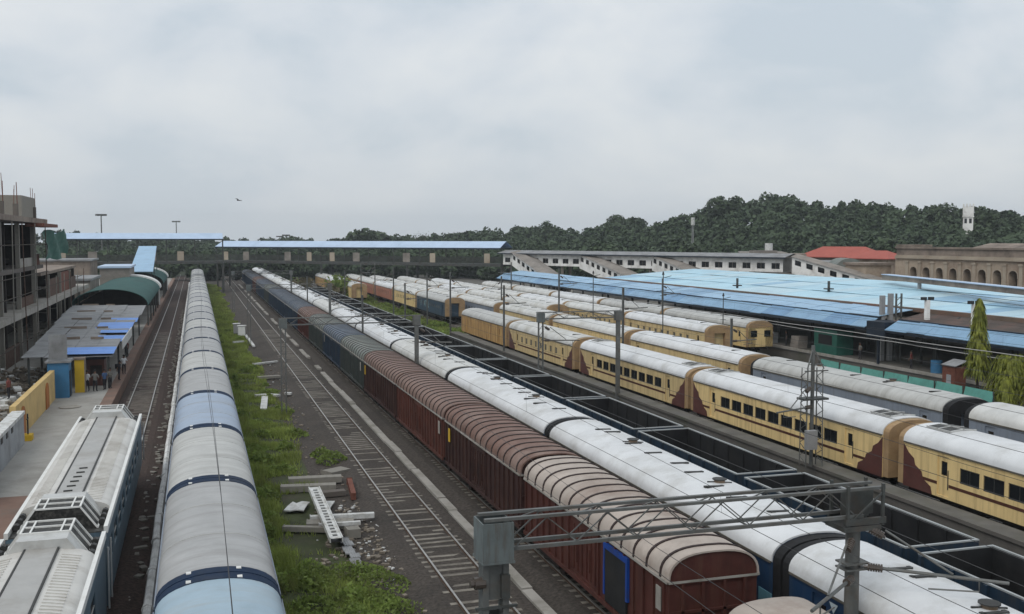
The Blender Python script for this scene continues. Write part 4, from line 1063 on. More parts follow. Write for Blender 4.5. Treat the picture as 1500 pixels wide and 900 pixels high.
for k, (x, y) in enumerate(((1080, 419), (1214, 424))):
    p = at_z(x, y, 6.75)
    tt = thing("roof_vent_pipe", ["short dark vent pipe on the shed roof below the white footbridge", "short dark vent pipe alone in the middle of the shed roof"][k], "vent pipe", p, group=GVV); m = MB(); m.tube([(0, 0, -.3), (0, 0, 1.0)], .16, 8); m.build("pipe", "mast_dark", tt); m = MB(); m.box(-.5, .5, -.35, .35, -.02, .12); m.build("flashing", "vent_dark", tt)
for k, (x, yb, h) in enumerate(((1292, 466, 2.2), (1304, 466, 2.4), (1316, 466, 2.4))):
    p = at_z(x, yb, 5.2); tt = thing("roof_stub", ["grey stub column with flat top beside the hoarding", "grey stub column between stub and lattice stub", "lattice stub column by the steel frame post"][k], "stub column", p, group=GVV)
    m = MB()
    if k < 2: m.box(-.2, .2, -.2, .2, -4.2, h)
    else:
        for dx in (-.3, .3): m.box(dx - .05, dx + .05, -.1, .1, -4.2, h)
        for q in range(4): m.bar((-.28, 0, q * .55), (.28, 0, q * .55 + .5), .05)
    m.build("stub", "lamp" if k < 2 else "mast", tt)
for k, (x, yb) in enumerate(((1358, 459), (1427, 466))):
    p = at_z(x, yb, 6.1); tt = thing("floodlight_stand", ["white stand with two lamps on the shed roof edge", "lamp stand behind the columnar tree top"][k], "floodlight", p, group=GVV)
    m = MB(); m.box(-.18, .18, -.18, .18, -.6, 1.2); m.build("stand", "white_wall", tt)
    for sx in (-.4, .4): m = MB(); m.obox((sx, 0, 1.35), (.5, .3, .28), .2); m.build("lamp", "plastic_black", tt)
# steel frame with a long beam over the shed
t = thing("steel_frame", "long brown steel beam frame standing over the pale shed roof", "frame")
b = MB(); b.bar((83.5, 110, 8.1), (70.8, 66, 7.95), .9, .55); b.build("beam", "stone_dark", t)
b = MB(); b.bar((83.5, 110, 8.42), (70.8, 66, 8.27), 1.2, .08); b.build("beam_cap", "fob_sheet", t)
for x, y in ((80.6, 100), (72, 70)):
    b = MB(); b.bar((x, y, .9), (x, y, 7.8), .32); b.build("post", "lamp", t)
b = MB()
for zz in (7.1, 6.75): b.bar((80.6, 100, zz), (72, 70, zz - .1), .05)
b.build("tie_cable", "mast", t)

# things under the canopy, mostly in shade
GP = "stalls and drums in the shade below the blue canopy"
tt = thing("kiosk", "green booth on the platform under the canopy gap", "kiosk", (63.6, 92, .95), group=GP); m = MB(); m.box(-1, 1, -2, 2, 0, 2.6); m.build("wall", "green_paint", tt); m = MB(); m.box(-1.15, 1.15, -2.1, 2.1, 2.605, 2.75); m.build("roof", "navy_steel", tt); m = MB(); m.box(-1.03, -1.003, -1.2, 1.2, 1.0, 2.0); m.build("counter_opening", "black_rubber", tt)
for k, (y, mt, lb, w, h) in enumerate(((76, "booth_blue", "blue drum on the platform under the short canopy", .5, 1.1), (104, "grey_wall", "grey crate stack under the long canopy", 1.6, 1.2), (112, "grey_wall", "pale grey packing stack under the long canopy, farther on", 1.8, 1.2), (98, "grime_wall", "plaster coloured stack beside the green booth", 1.5, 1.3))):
    p = MB()
    if k == 0: p.tube([(0, 0, 0), (0, 0, h)], w, 14); p.tube([(0, 0, h * .33), (0, 0, h * .36)], w + .03, 14); p.tube([(0, 0, h * .66), (0, 0, h * .69)], w + .03, 14)
    else:
        for a in range(3): p.obox((.0 + .05 * a, 0, h * (a + .5) / 3), (1.2, w - .1 * a, h / 3 - .02), .04 * a)
    o = p.build("drum" if k == 0 else "crate_stack", mt); o.location = (63.3, y, .95); tag(o, lb, "drum" if k == 0 else "crates", GP)
# teal sheet fence beside the yard track
t = thing("sheet_fence", "low teal sheet fence between the track and the platform", "fence", (0, 0, 0))
for k in range(7):
    y = 60 + k * 3.1; m = MB(); m.obox((54.9, y + 1.5, 1.0 + R.uniform(-.05, .05)), (.06, 3.0, 1.7), R.uniform(-.05, .05), ry=.25); m.build("sheet", "tarp_teal", t)
m = MB()
for k in range(8): m.bar((55.0, 60 + k * 3.1, -.3), (55.0, 60 + k * 3.1, 1.9), .08)
m.build("post", "mast_dark", t)
t = thing("orange_hut", "rusty brown hut with slanted grey roof beside the columnar tree", "hut", (60.6, 70.6, 0)); t.scale = (.62, .62, .8)
m = MB(); m.box(-.9, .9, -1.2, 1.2, -.3, 2.9); m.build("wall", "rust", t); m = MB(); m.face([(-1.1, -1.4, 2.95), (1.1, -1.4, 3.5), (1.1, 1.4, 3.5), (-1.1, 1.4, 2.95)]); m.face([(-1.1, -1.4, 2.9), (1.1, -1.4, 3.45), (1.1, 1.4, 3.45), (-1.1, 1.4, 2.9)]); m.build("roof", "grey_sheet", t)
m = MB(); m.box(-.93, -.903, -.5, .4, 0, 2.0); m.build("door", "grey_wall", t)

# ------------------------------------------------------------------ stone station building
t = thing("station_building", "old stone station building with an arcade of pointed arches", "building")
XB = 110; ys = [138.0 - 3.0 * k for k in range(20)]
zb, zt = 5.0, 12.3
m = MB()
def arch_pts(yc, w, z0, zs, n=8):
    """opening outline: jambs and a pointed arch, from bottom +y side round to bottom -y side"""
    out = [(yc + w, z0), (yc + w, zs)]
    for k in range(1, n): a = math.pi * k / n; out.append((yc + w * math.cos(a), zs + 1.0 * w * math.sin(a) ** .8))
    return out + [(yc - w, zs), (yc - w, z0)]
y_hi = 139.5
for k, yc in enumerate(ys):
    ya, yb = yc + 1.5, yc - 1.5; o = arch_pts(yc, .78, 5.6, 7.6); zc_ = 9.7
    zf0 = 2.0
    m.face([(XB, ya, zf0), (XB, yb, zf0), (XB, yb, 5.6), (XB, yc - .78, 5.6), (XB, yc + .78, 5.6), (XB, ya, 5.6)])
    up = o[1:-1]; hf = len(up) // 2
    m.face([(XB, ya, 5.6), *[(XB, a, b) for a, b in o[:2]], *[(XB, a, b) for a, b in up[1:hf + 1]], (XB, up[hf][0], zc_), (XB, ya, zc_)])
    m.face([(XB, up[hf][0], zc_), *[(XB, a, b) for a, b in up[hf:]], (XB, *o[-1]), (XB, yb, 5.6), (XB, yb, zc_)])
    for (a, b), (c, d_) in zip(o, o[1:]): m.face([(XB, a, b), (XB, c, d_), (XB + 1.3, c, d_), (XB + 1.3, a, b)], 0)
m.face([(XB, ys[0] + 1.5, 2), (XB, y_hi, 2), (XB, y_hi, 9.7), (XB, ys[0] + 1.5, 9.7)]); m.box(XB + .001, XB + 25, y_hi - .01, y_hi + 3.0, .2, 9.69)
m.box(XB + .002, XB + 25, ys[-1] - 2.02, y_hi, 9.2, 9.69)
m.build("wall", "stone", t)
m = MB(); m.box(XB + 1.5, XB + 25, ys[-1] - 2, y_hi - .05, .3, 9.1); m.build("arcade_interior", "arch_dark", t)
for yc in ys:
    m = MB(); m.box(XB - .16, XB - .003, yc + 1.18, yc + 1.82, 2, 9.05, 0); m.box(XB - .26, XB - .003, yc + 1.1, yc + 1.9, 9.055, 9.35, 0); m.build("pilaster", "stone_trim", t)
    m = MB(); oo = arch_pts(yc, .92, 7.3, 7.6); ii = arch_pts(yc, .80, 7.3, 7.6)
    for (a, b), (c, d_), (e_, f), (g_, h_) in zip(oo, oo[1:], ii, ii[1:]):
        m.face([(XB - .06, a, b), (XB - .06, c, d_), (XB - .06, g_, h_), (XB - .06, e_, f)]); m.face([(XB - .06, a, b), (XB - .06, c, d_), (XB, c, d_), (XB, a, b)])
    m.build("arch_moulding", "stone_trim", t)
m = MB(); m.box(XB - .35, XB + .3, ys[-1] - 2, y_hi + 2.8, 9.71, 9.95); m.box(XB - .2, XB + .28, ys[-1] - 2, y_hi + 2.8, 9.955, 10.25); m.build("cornice", "stone_trim", t)
m = MB(); m.box(XB + .1, XB + .6, ys[-1] - 2, y_hi + 2.9, 10.26, 11.3); m.box(XB - .15, XB + .9, ys[-1] - 2, y_hi + 3, 11.31, 11.6); m.build("parapet", "stone_dark", t)
m = MB(); m.extrude([(XB + 3.0, 11.0), (XB + 9, 12.2), (XB + 9.2, 12.2), (XB + 20, 11.0)][::-1], ys[-1] - 2, y_hi - 8); m.build("roof", "stone_dark", t)
m = MB(); m.box(XB + .02, XB + 3.5, y_hi - 1.5, y_hi + 2.9, 11.62, 11.95); m.build("roof_block", "stone_dark", t)
# neighbouring buildings behind the shed
def house(name, label, c, size, wall, roof, rtype, rh, nwin=3, rz=0.0, cat="building"):
    t = thing(name, label, cat, c, rz); sx, sy, sz = size
    hw = []
    for k in range(nwin): yc = -sy / 2 + sy * (k + .5) / nwin; hw.append((yc - .5, yc + .5, sz * .5, sz * .5 + 1.2))
    m = MB(); m.wall_x(-sx / 2, -sy / 2, sy / 2, 0, sz, hw, -1, .15); m.face([(sx / 2, -sy / 2, 0), (sx / 2, sy / 2, 0), (sx / 2, sy / 2, sz), (sx / 2, -sy / 2, sz)])
    for y in (-sy / 2, sy / 2): m.face([(-sx / 2, y, 0), (sx / 2, y, 0), (sx / 2, y, sz), (-sx / 2, y, sz)])
    m.build("wall", wall, t)
    for a, b, c_, d_ in hw: w = MB(); w.box(-sx / 2 + .12, -sx / 2 + .14, a + .01, b - .01, c_ + .01, d_ - .01); w.box(-sx / 2 - .05, -sx / 2 + .1, a - .1, b + .1, c_ - .1, c_ - .01, 1); w.build("window", ["dark_glass", "stone_trim"], t)
    r = MB()
    if rtype == "hip":
        e = .6; x0, x1, y0, y1 = -sx / 2 - e, sx / 2 + e, -sy / 2 - e, sy / 2 + e; k = (x1 - x0) / 2
        a, b = (0, y0 + k * .8, sz + rh), (0, y1 - k * .8, sz + rh); z = sz - .02
        r.face([(x0, y0, z), (x0, y1, z), b, a]); r.face([(x1, y1, z), (x1, y0, z), a, b]); r.face([(x1, y0, z), (x0, y0, z), a]); r.face([(x0, y1, z), (x1, y1, z), b]); r.box(x0, x1, y0, y1, sz - .15, sz - .025)
    elif rtype == "flat": r.box(-sx / 2 - .3, sx / 2 + .3, -sy / 2 - .3, sy / 2 + .3, sz + .005, sz + rh)
    else:
        r.extrude([(-sx / 2 - .2, sz + .0), *[(-sx / 2 * math.cos(math.pi * k / 10), sz + rh * math.sin(math.pi * k / 10)) for k in range(11)], (sx / 2 + .2, sz)][::-1], -sy / 2 - .2, sy / 2 + .2, smooth=True)
    r.build("roof", roof, t); return t
house("red_roofed_house", "low building with big red hipped roof beyond the sheds", (124, 176.5, .3), (8, 15, 9.0), "grime_wall", "red_tile", "hip", 2.0, 5, .55)
house("red_roofed_house", "small building with short red roof against the stone station end", (121, 161.5, .3), (6, 8, 9.0), "stone", "red_tile", "hip", 1.4, 2, .3)
house("vaulted_shed", "grimy shed with rounded roof before the red roofed building", (110.5, 167, .3), (6, 12, 6.4), "grime_wall", "grey_sheet", "vault", 2.2, 3, .5)
house("vaulted_shed", "greenish shed with rounded roof under the big red roof", (109.5, 155.5, .3), (5, 5, 7.2), "grime_wall", "green_roof", "vault", 2.0, 2, -.3)
house("stone_annexe", "square stone annexe at the end of the arcade", (108.2, 147.2, .3), (5, 5.5, 8.2), "stone", "stone_dark", "flat", .4, 2)
house("long_plaster_building", "long pale plaster building right of the white footbridge roof".replace("right of", "behind"), (117, 196, .3), (9, 22, 9.2), "white_wall", "grime_wall", "flat", .5, 6, -.5)
house("brown_block", "dull brown block between the white footbridge and the vaulted shed", (114, 181, .3), (6, 8, 9.2), "grime_wall", "stone_dark", "flat", .4, 2, -.5)
p = at_dist(1118, 372, 205); t = thing("water_tank", "white round tank on a small roof cabin before the woods", "water tank", (p.x, p.y, 9.0)); m = MB(); m.box(-2.2, 2.2, -1.5, 1.5, -8.7, 1.6); m.build("cabin", "grime_wall", t); m = MB(); m.tube([(1.2, 0, 1.61), (1.2, 0, 3.0)], .75, 14); m.build("tank", "white_board", t)
# hilltop tower
p = at_dist(1418, 326, 330); t = thing("hill_tower", "white battlemented tower among the trees on the hill", "tower", (p.x, p.y, -1.0), rz=.85); t.scale = (.82, .82, 1)
m = MB(); m.wall_x(-1.7, -1.7, 1.7, 10, 20.4, [(-1.2, -.35, 18.3, 19.7), (.35, 1.2, 18.3, 19.7)], -1, .3); m.face([(1.7, -1.7, 10), (1.7, 1.7, 10), (1.7, 1.7, 20.4), (1.7, -1.7, 20.4)])
for y in (-1.7, 1.7): m.face([(-1.7, y, 10), (1.7, y, 10), (1.7, y, 20.4), (-1.7, y, 20.4)])
m.build("shaft", "white_wall", t); m = MB(); m.box(-1.35, -1.3, -1.6, 1.6, 17.5, 20); m.build("window", "dark_glass", t)
m = MB(); m.box(-1.95, 1.95, -1.95, 1.95, 20.1, 20.4); m.box(-1.8, 1.8, -1.8, 1.8, 20.41, 23.2)
for a in (-1.6, -.53, .53, 1.6):
    for b in (-1.6, 1.6): m.box(a - .3, a + .3, b - .28, b + .28, 23.21, 24.0)
for a in (-.53, .53):
    for b in (-1.6, 1.6): m.box(b - .28, b + .28, a - .3, a + .3, 23.21, 24.0)
m.build("battlements", "white_wall", t)

# ------------------------------------------------------------------ building under construction and the left platform
t = thing("unfinished_building", "unfinished concrete frame building with brick infill and bare reinforcing bars", "building")
XF = -16.7
def slab(x0, x1, y0, y1, z, th=.35, mt="raw_concrete", nm="slab"):
    m = MB(); m.box(x0, x1, y0, y1, z - th, z); m.build(nm, mt, t)
slab(-34, XF + .7, 80, 172, 5.9, .6, "concrete_pale"); slab(-34, XF, 80, 128, 10.0, .4); slab(-34, XF + .7, 79, 127, 15.1, .5, "stone_dark"); slab(-34, XF - .3, 128.1, 164, 9.0, .35, "stone_dark")
cy = [83, 93, 102, 112, 122, 133, 144, 155, 166]
for k, y in enumerate(cy):
    for x in (XF - .22, -22):
        top = 14.5 if y < 125 else 8.6 if y < 160 else 5.2
        m = MB(); m.box(x - .2, x + .2, y - .2, y + .2, .8, top); m.build("column", "plank" if x > -20 else "raw_concrete", t)
for k, (y0, y1, z0, z1, mt) in enumerate(((93.3, 101.7, 10.0, 11.6, "dim_brick"), (112.3, 121.7, 10.0, 10.9, "concrete_pale"), (122.4, 127, 10.0, 11.2, "rust"), (112.3, 121.7, 5.9, 6.9, "dim_brick"), (133.3, 143.7, 5.9, 8.0, "dim_brick"), (144.4, 154.6, 5.9, 8.5, "rust"), (155.4, 163, 5.9, 7.5, "dim_brick"), (102.3, 111.6, .8, 2.6, "dim_brick"), (83.4, 92.6, .8, 3.4, "grime_wall"))):
    m = MB(); m.box(XF - .45, XF - .25, y0, y1, z0 + .005, z1); m.build("brick_panel", mt, t)
m = MB(); m.box(-33.5, -23.0, 82, 170, .8, 5.3); m.box(-33.5, -23.0, 82, 126, 5.91, 9.59); m.box(-33.5, -23.0, 82, 126, 10.01, 14.5); m.box(-33.5, -23.0, 129, 162, 5.91, 8.6); m.box(-22.9, XF - .6, 164, 164.4, .8, 8.6); m.box(-22.9, XF - .6, 125.6, 126, 10.01, 14.5); m.box(-22.9, XF - .6, 107, 107.3, .8, 5.2); m.box(-22.9, XF - .6, 107, 107.3, 5.91, 9.59); m.box(-22.9, XF - .6, 125.6, 126, 5.91, 9.59); m.box(-22.9, XF - .6, 107, 107.3, 10.01, 14.5); m.build("shade_backing", "arch_dark", t)  # near-black walls added, inner shade of the open floors put into their colour
m = MB(); m.box(XF - 3.2, XF - .3, 116, 125.5, 15.11, 17.4); m.build("stair_head_wall", "plank", t)
m = MB(); m.box(XF - .2, XF + 1.6, 117, 128.5, 14.2, 14.55); m.build("ledge", "rust", t)
for k, (y, n, h) in enumerate(((86, 5, 5.6), (91, 5, 4.6), (97, 5, 5.2), (104, 5, 4.0), (112, 4, 3.6), (124, 3, 3.6))):
    m = MB(); m.box(XF - .5, XF - .05, y - .25, y + .25, 15.11, 16.4); m.build("column_stub", "raw_concrete", t)
    for j_ in range(n): m = MB(); a = R.uniform(-.15, .15); m.tube([(XF - .45 + .36 * (j_ % 2), y - .2 + .1 * j_, 15.1), (XF - .45 + .36 * (j_ % 2) + a, y - .2 + .1 * j_ + R.uniform(-.2, .2), 15.1 + h * R.uniform(.75, 1))], .03, 5); m.build("reinforcing_bar", "rust", t)
t2 = thing("scaffold", "pole scaffolding on the face of the unfinished building", "scaffold")
for y in np.arange(86, 166, 7.5):
    m = MB(); m.tube([(XF + .95, y, .8), (XF + .95 + R.uniform(-.2, .2), y, 14.5 if y < 125 else 8.6)], .055, 6); m.build("pole", "dim_brick" if R.random() < .5 else "plank", t2)
for z in (3.2, 7.6, 9.4, 12.4):
    m = MB(); m.tube([(XF + 1.0, 84, z), (XF + 1.0, 124 if z > 9 else 160, z + R.uniform(-.1, .1))], .045, 6); m.build("ledger_pole", "bark", t2)
for k in range(34): y = R.uniform(84, 150); m = MB(); z = R.uniform(1.5, 13 if y < 122 else 7.5); m.tube([(XF - .6, y, z), (XF - R.uniform(2, 6), y + R.uniform(-3, 3), z + R.uniform(-.8, 1.5))], .05, 5); m.build("prop", R.choice(["plank", "bark"]), t2)
m = MB(); N_ = 10
for i in range(N_):
    for j in range(4):
        f = lambda a, b: (XF + 1.0 + .35 * math.sin(a * 1.3 + b), 122 + a * 1.9, 10.6 + b * .75 + .3 * math.sin(a * .9) + .03 * a)
        m.face([f(i, j), f(i + 1, j), f(i + 1, j + 1), f(i, j + 1)], 0, True)
tag(m.build("safety_net", "green_paint"), "green safety net hung on the unfinished building", "net")

t = thing("platform_roof", "stepped grey sheet roofs over the left platform with blue patches".replace("the left platform", "the construction side platform"), "platform roof")
bays = [88.5, 99.5, 111, 123, 135.5]
for k, y in enumerate(bays):
    L = (bays[k + 1] - y if k < 4 else 13)
    xs = (-13.4, -13.9, -14.5, -15.2, -15.9)[k]; x = xs
    for q in range(4):
        w = (-6.6 - xs) / 4; m = MB(); z0 = 3.55 + R.uniform(-.05, .05) - .05 * q; z1 = z0 + .42
        m.extrude([(x + .01, 0), (x + w - .01, 0), (x + w - .01, .04), (x + .01, .04)], y, y + L - .3)
        for i, v in enumerate(m.v): m.v[i] = (v[0], v[1], v[2] + z0 + (z1 - z0) * (v[1] - y) / L)
        m.build("roof_sheet", "grey_sheet", t); x += w
    m = MB(); m.box(xs + 1.2, xs + 3.3, y + L - .28, y + L - .22, 3.6, 4.15); m.box(xs + 4.2, xs + 5.3, y + L - .28, y + L - .22, 3.5, 4.1); m.build("step_board", "stone_dark", t)
    for x_ in (xs + .5, -10.6, -6.95): m = MB(); m.bar((x_, y + .4, .8), (x_, y + .4, 3.4), .16); m.build("post", "mast_dark", t)
for k, (x0, x1, y0, y1, zz) in enumerate(((-10.4, -6.55, 88.55, 92.6, 3.52), (-8.9, -6.5, 99.6, 103.5, 3.52), (-10.0, -6.5, 111.1, 118.5, 3.52), (-9.0, -6.5, 105.5, 108, 3.52), (-12.2, -10.6, 99.6, 104, 3.5), (-9.6, -6.5, 123.1, 127, 3.5))):
    m = MB()
    n = 6
    for i in range(n):
        a, b = y0 + (y1 - y0) * i / n, y0 + (y1 - y0) * (i + 1) / n; h = lambda v: zz + .12 + (v - bays[max(i_ for i_ in range(5) if bays[i_] <= max(v, 88.5))]) * .039 + .05 * math.sin(v * 3)
        m.face([(x0, a, h(a)), (x1, a, h(a) - .04), (x1, b, h(b) - .04), (x0, b, h(b))], 0, True)
    tag(m.build("tarpaulin", "tarp_blue"), ["bright blue tarpaulin at the front edge of the grey roofs", "narrow blue tarpaulin on the second grey roof", "wide blue tarpaulin on the third grey roof", "short blue strip beside the white fascia board", "small blue sheet in the middle of the second grey roof", "blue sheet on the fourth grey roof towards the vault"][k], "tarpaulin", "blue tarpaulins on the platform roofs")
m = MB(); m.box(-6.5, -6.42, 98, 112, 3.0, 3.85); tag(m.build("fascia_board", "white_board"), "white fascia board along the edge of the grey platform roofs", "board")
for k, (y0, y1, lb) in enumerate(((150.5, 199, "dark green barrel vault canopy with white far rim"), (222, 254, "farther dark green vault canopy with white rim"))):
    t = thing("vault_canopy", lb, "vault canopy", (0, 0, 0), group="green vault canopies")
    cx, w, z0, h = -11.4, 5.0, 3.75, 2.25
    o_ = [(cx + w * math.cos(math.pi * i / 24), z0 + h * math.sin(math.pi * i / 24)) for i in range(25)]; i_ = [(cx + (x - cx) * .985, z - .07) for x, z in o_][::-1]
    m = MB(); m.extrude(o_ + i_, y0, y1, smooth=True); m.build("vault_sheet", "vault_green", t)
    o2 = [(cx + (x - cx) * 1.03, z0 + (z - z0) * 1.06 + .12) for x, z in o_]; i2 = [(cx + (x - cx) * .97, z - .05) for x, z in o_][::-1]
    m = MB(); m.extrude(o2 + i2, y1, y1 + 5, smooth=True); m.build("rim", "white_trim", t)
    for i in range(6):
        for x in (cx - w + .1, cx + w - .1): m = MB(); y = y0 + .5 + (y1 - y0 - 1) * i / 5; m.bar((x, y, .8), (x, y, z0 - .02), .2); m.build("post", "white_trim" if i == 5 and x > cx else "mast_dark", t)
    m = MB(); m.box(cx - w + .3, cx - w + .5, y0, y1, .8, 3.7); m.extrude([(cx + (x - cx) * .96, z - .15) for x, z in o_] + [(cx - w * .96, .8), (cx + w * .96, .8)], y1 - 2.2, y1 - 2, smooth=False); m.build("shade_backing", "arch_dark", t)  # dark walls added so the inside of the vault looks unlit
# platform-side walls, booth and pillar
t = thing("parapet_wall", "grey parapet wall with white coping on the platform", "wall")
m = MB(); m.box(-10.35, -9.95, 50, 66.2, .8, 2.55); m.build("wall", "grey_wall", t); m = MB(); m.box(-10.6, -9.9, 49.9, 66.3, 2.553, 2.75); m.build("coping", "white_board", t)
m = MB()
for y in (57, 58.6, 60.2, 61.8): m.box(-10.0, -9.92, y, y + .5, 2.2, 2.54)
m.build("drain_holes", "plastic_black", t)
t = thing("arched_wall", "ochre wall with two orange arched niches on the platform", "wall")
m = MB(); m.box(-10.75, -10.4, 66.4, 84, .8, 3.0); m.build("wall", "yellow_wall", t)
for y in (68.8, 79.5):
    m = MB(); pr = [(y - .75, .82), (y + .75, .82), (y + .75, 2.0)] + [(y + .75 * math.cos(math.pi * k / 8), 2.0 + .65 * math.sin(math.pi * k / 8)) for k in range(1, 8)] + [(y - .75, 2.0)]
    q0 = [(-10.39, a, b) for a, b in pr]; q1 = [(-10.33, a, b) for a, b in pr]; m.face(q1)
    for i in range(len(pr)): m.face([q0[i], q0[(i + 1) % len(pr)], q1[(i + 1) % len(pr)], q1[i]])
    m.build("arch_niche", "orange_paint", t)
t = thing("booth", "blue painted booth at the end of the ochre wall", "booth", (-10.2, 85.2, .8)); m = MB(); m.box(-.75, .75, -.9, .9, 0, 2.7); m.build("wall", "booth_blue", t); m = MB(); m.box(-.9, .9, -1.05, 1.05, 2.705, 2.85); m.build("roof", "grey_sheet", t); m = MB(); m.box(.752, .79, -.5, .3, .05, 2.0); m.build("door", "navy_steel", t)
m = MB(); m.obox((0, -.6, 3.9), (1.3, .1, 1.9), .05); m.build("grey_panel", "grey_sheet", t)
t = thing("pillar", "bright yellow pillar between the blue booth and the waiting people", "pillar", (-8.95, 87.2, .8)); m = MB(); m.box(-.35, .35, -.35, .35, 0, 2.6); m.build("shaft", "yellow_bright", t); m = MB(); m.box(-.42, .42, -.42, .42, 2.603, 2.75); m.box(.352, .42, -.36, .36, 0, 2.6); m.build("cap", "stone_dark", t)
t = thing("kiosk", "dark maroon kiosk under the blue tarpaulin", "kiosk", (-7.9, 91.5, .8)); m = MB(); m.box(-.9, .5, -.9, .9, 0, 2.2); m.build("wall", "maroon", t); m = MB(); m.box(-1.0, .6, -1.0, 1.0, 2.203, 2.3); m.build("roof", "navy_steel", t); m = MB(); m.box(-.6, .3, -.93, -.903, .9, 1.7); m.build("counter_opening", "arch_dark", t)
m = MB(); m.tube([(0, 0, 0), (0, 0, .05)], .75, 20); o = m.build("manhole_cover", "concrete_pale"); o.location = (-8.9, 79.5, .812); tag(o, "round pale slab lying on the platform by the yellow pillar", "slab")
t = thing("barrier_stand", "small dark stand at the foot of the ochre wall", "stand", (-9.9, 67.2, .81)); m = MB(); m.box(-.25, .25, -.4, .4, 0, .35); m.build("base", "yellow_bright", t); m = MB(); m.bar((0, 0, .35), (0, 0, 1.6), .08); m.bar((0, -.3, 1.3), (0, .3, 1.3), .06); m.build("post", "plastic_black", t)
# rubble in front of the unfinished building
m = MB()
for k in range(650):
    y = R.uniform(66, 100); x = R.uniform(-19, -11.1); s_ = R.uniform(.12, .7) * R.uniform(.4, 1); m.obox((x, y, .8 + R.uniform(0, .5 + .5 * math.sin(y * .6) ** 2)), (s_, s_ * R.uniform(.5, 2.2), s_ * R.uniform(.2, .8)), R.uniform(0, 3), R.choice((0, 0, 0, 1)), R.uniform(-.4, .4))
tag(m.build("rubble", ["dirt_pale", "white_board"]), "pale rubble and broken boards heaped beside the unfinished building", "rubble", kind="stuff")
# buildings and boards behind the left platform
for k, (x, y, w, h, mt, rt, lb) in enumerate(((-20, 182, 8, 6.3, "grime_wall", "grey_sheet", "grey flat shed left of the green vault".replace("left of", "past")), (-14, 205, 5, 7.6, "grime_wall", "fob_sheet", "grey block between the two green vaults"), (-27, 190, 5, 7.6, "maroon", "dim_brick", "dull red walled shed past the unfinished building"), (-28, 238, 14, 8.2, "stone_dark", "grey_sheet", "brown building beneath the blue roofed footbridge"))):
    house("platform_shed", lb, (x, y, .8), (w, 16, h - .8), mt, rt, "flat", .35, 3)

# ------------------------------------------------------------------ people on the platform
def person(label, x, y, z, rz, shirt, trousers, h=1.68, arms="down", lean=0.0, bag=False):
    t_v = [(0, 0, .93), (0, .01, 1.14), (0, .0, 1.36), (0, .0, 1.47), (0, .03, 1.60), (0, .03, 1.69)]
    rr = [.155, .135, .165, .06, .098, .075]
    ed = [(0, 1), (1, 2), (2, 3), (3, 4), (4, 5)]
    for sx in (-1, 1):
        i = len(t_v); st = .07 * sx if arms != "walk" else .2 * sx
        t_v += [(.10 * sx, 0, .87), (.11 * sx, .02 + st * .3, .48), (.11 * sx, -.02 + st * .6, .07), (.12 * sx, .13 + st * .6, .035)]
        rr += [.098, .068, .046, .038]; ed += [(0, i), (i, i + 1), (i + 1, i + 2), (i + 2, i + 3)]
        j = len(t_v)
        if arms == "cross": t_v += [(.20 * sx, 0, 1.38), (.25 * sx, .03, 1.12), (.08 * sx, .22, 1.15), (.02 * sx, .25, 1.18)]
        elif arms == "hip": t_v += [(.20 * sx, 0, 1.38), (.34 * sx, -.03, 1.15), (.2 * sx, .08, 1.0), (.15 * sx, .11, .97)]
        else: t_v += [(.20 * sx, 0, 1.38), (.25 * sx, -.02, 1.12), (.26 * sx, .04 - st * .5, .88), (.255 * sx, .06 - st * .5, .78)]
        rr += [.06, .046, .036, .036]; ed += [(2, j), (j, j + 1), (j + 1, j + 2), (j + 2, j + 3)]
    me = bpy.data.meshes.new("person"); me.from_pydata([(a, b + lean * max(0, c - .9), c) for a, b, c in t_v], ed, [])
    o = bpy.data.objects.new("person", me); COL.objects.link(o)
    o.modifiers.new("skin", 'SKIN'); sb = o.modifiers.new("sub", 'SUBSURF'); sb.levels = 1; sb.render_levels = 1
    for k, v in enumerate(me.skin_vertices[0].data): v.radius = (rr[k], rr[k] * (.72 if k < 3 else 1)); v.use_root = (k == 0)
    dg = bpy.context.evaluated_depsgraph_get(); nm = bpy.data.meshes.new_from_object(o.evaluated_get(dg)); bpy.data.objects.remove(o)
    nm.materials.clear()
    for m_ in ("skin", shirt, trousers, "plastic_black"): nm.materials.append(M[m_])
    for p in nm.polygons:
        c = p.center; p.use_smooth = True
        arm_ = abs(c.x) > .19
        p.material_index = 3 if c.z < .085 else 2 if c.z < .96 and not (arm_ and c.z > .7) else 0 if c.z > 1.455 or (arm_ and c.z < 1.16) else 1
    o = bpy.data.objects.new("person", nm); COL.objects.link(o); o.location = (x, y, z); o.rotation_euler = (0, 0, rz); o.scale = (h / 1.75,) * 3
    tag(o, label, "person", "people on the platform")
    m = MB()     # hair cap and face features
    for i in range(4):
        for j in range(10):
            f = lambda a, b: (.108 * math.cos(b * math.pi / 5) * math.cos(a * .36), .02 + lean * .75 + .115 * math.sin(b * math.pi / 5) * math.cos(a * .36) - .012, 1.63 + .155 * math.sin(a * .36 + .1))
            m.face([f(i, j), f(i, j + 1), f(i + 1, j + 1), f(i + 1, j)], 0, True)
    m.build("hair", "hair", o)
    m = MB(); y0 = .115 + lean * .72
    m.obox((0, y0 + .012, 1.605), (.028, .035, .05)); m.build("nose", "skin", o)
    for sx in (-1, 1): m = MB(); m.obox((sx * .036, y0 + .004, 1.635), (.026, .01, .012)); m.build("eye", "hair", o)
    if bag: m = MB(); m.obox((0, -.2, 1.22), (.3, .16, .42)); m.build("backpack", "cloth_dark", o)
    return o
person("person in white shirt and dark trousers standing by the yellow pillar", -8.45, 87.4, .81, 2.6, "cloth_white", "cloth_dark")
person("person in grey shirt with back turned beside the one in white", -7.85, 87.1, .81, -.4, "cloth_grey", "cloth_dark", 1.72, "hip")
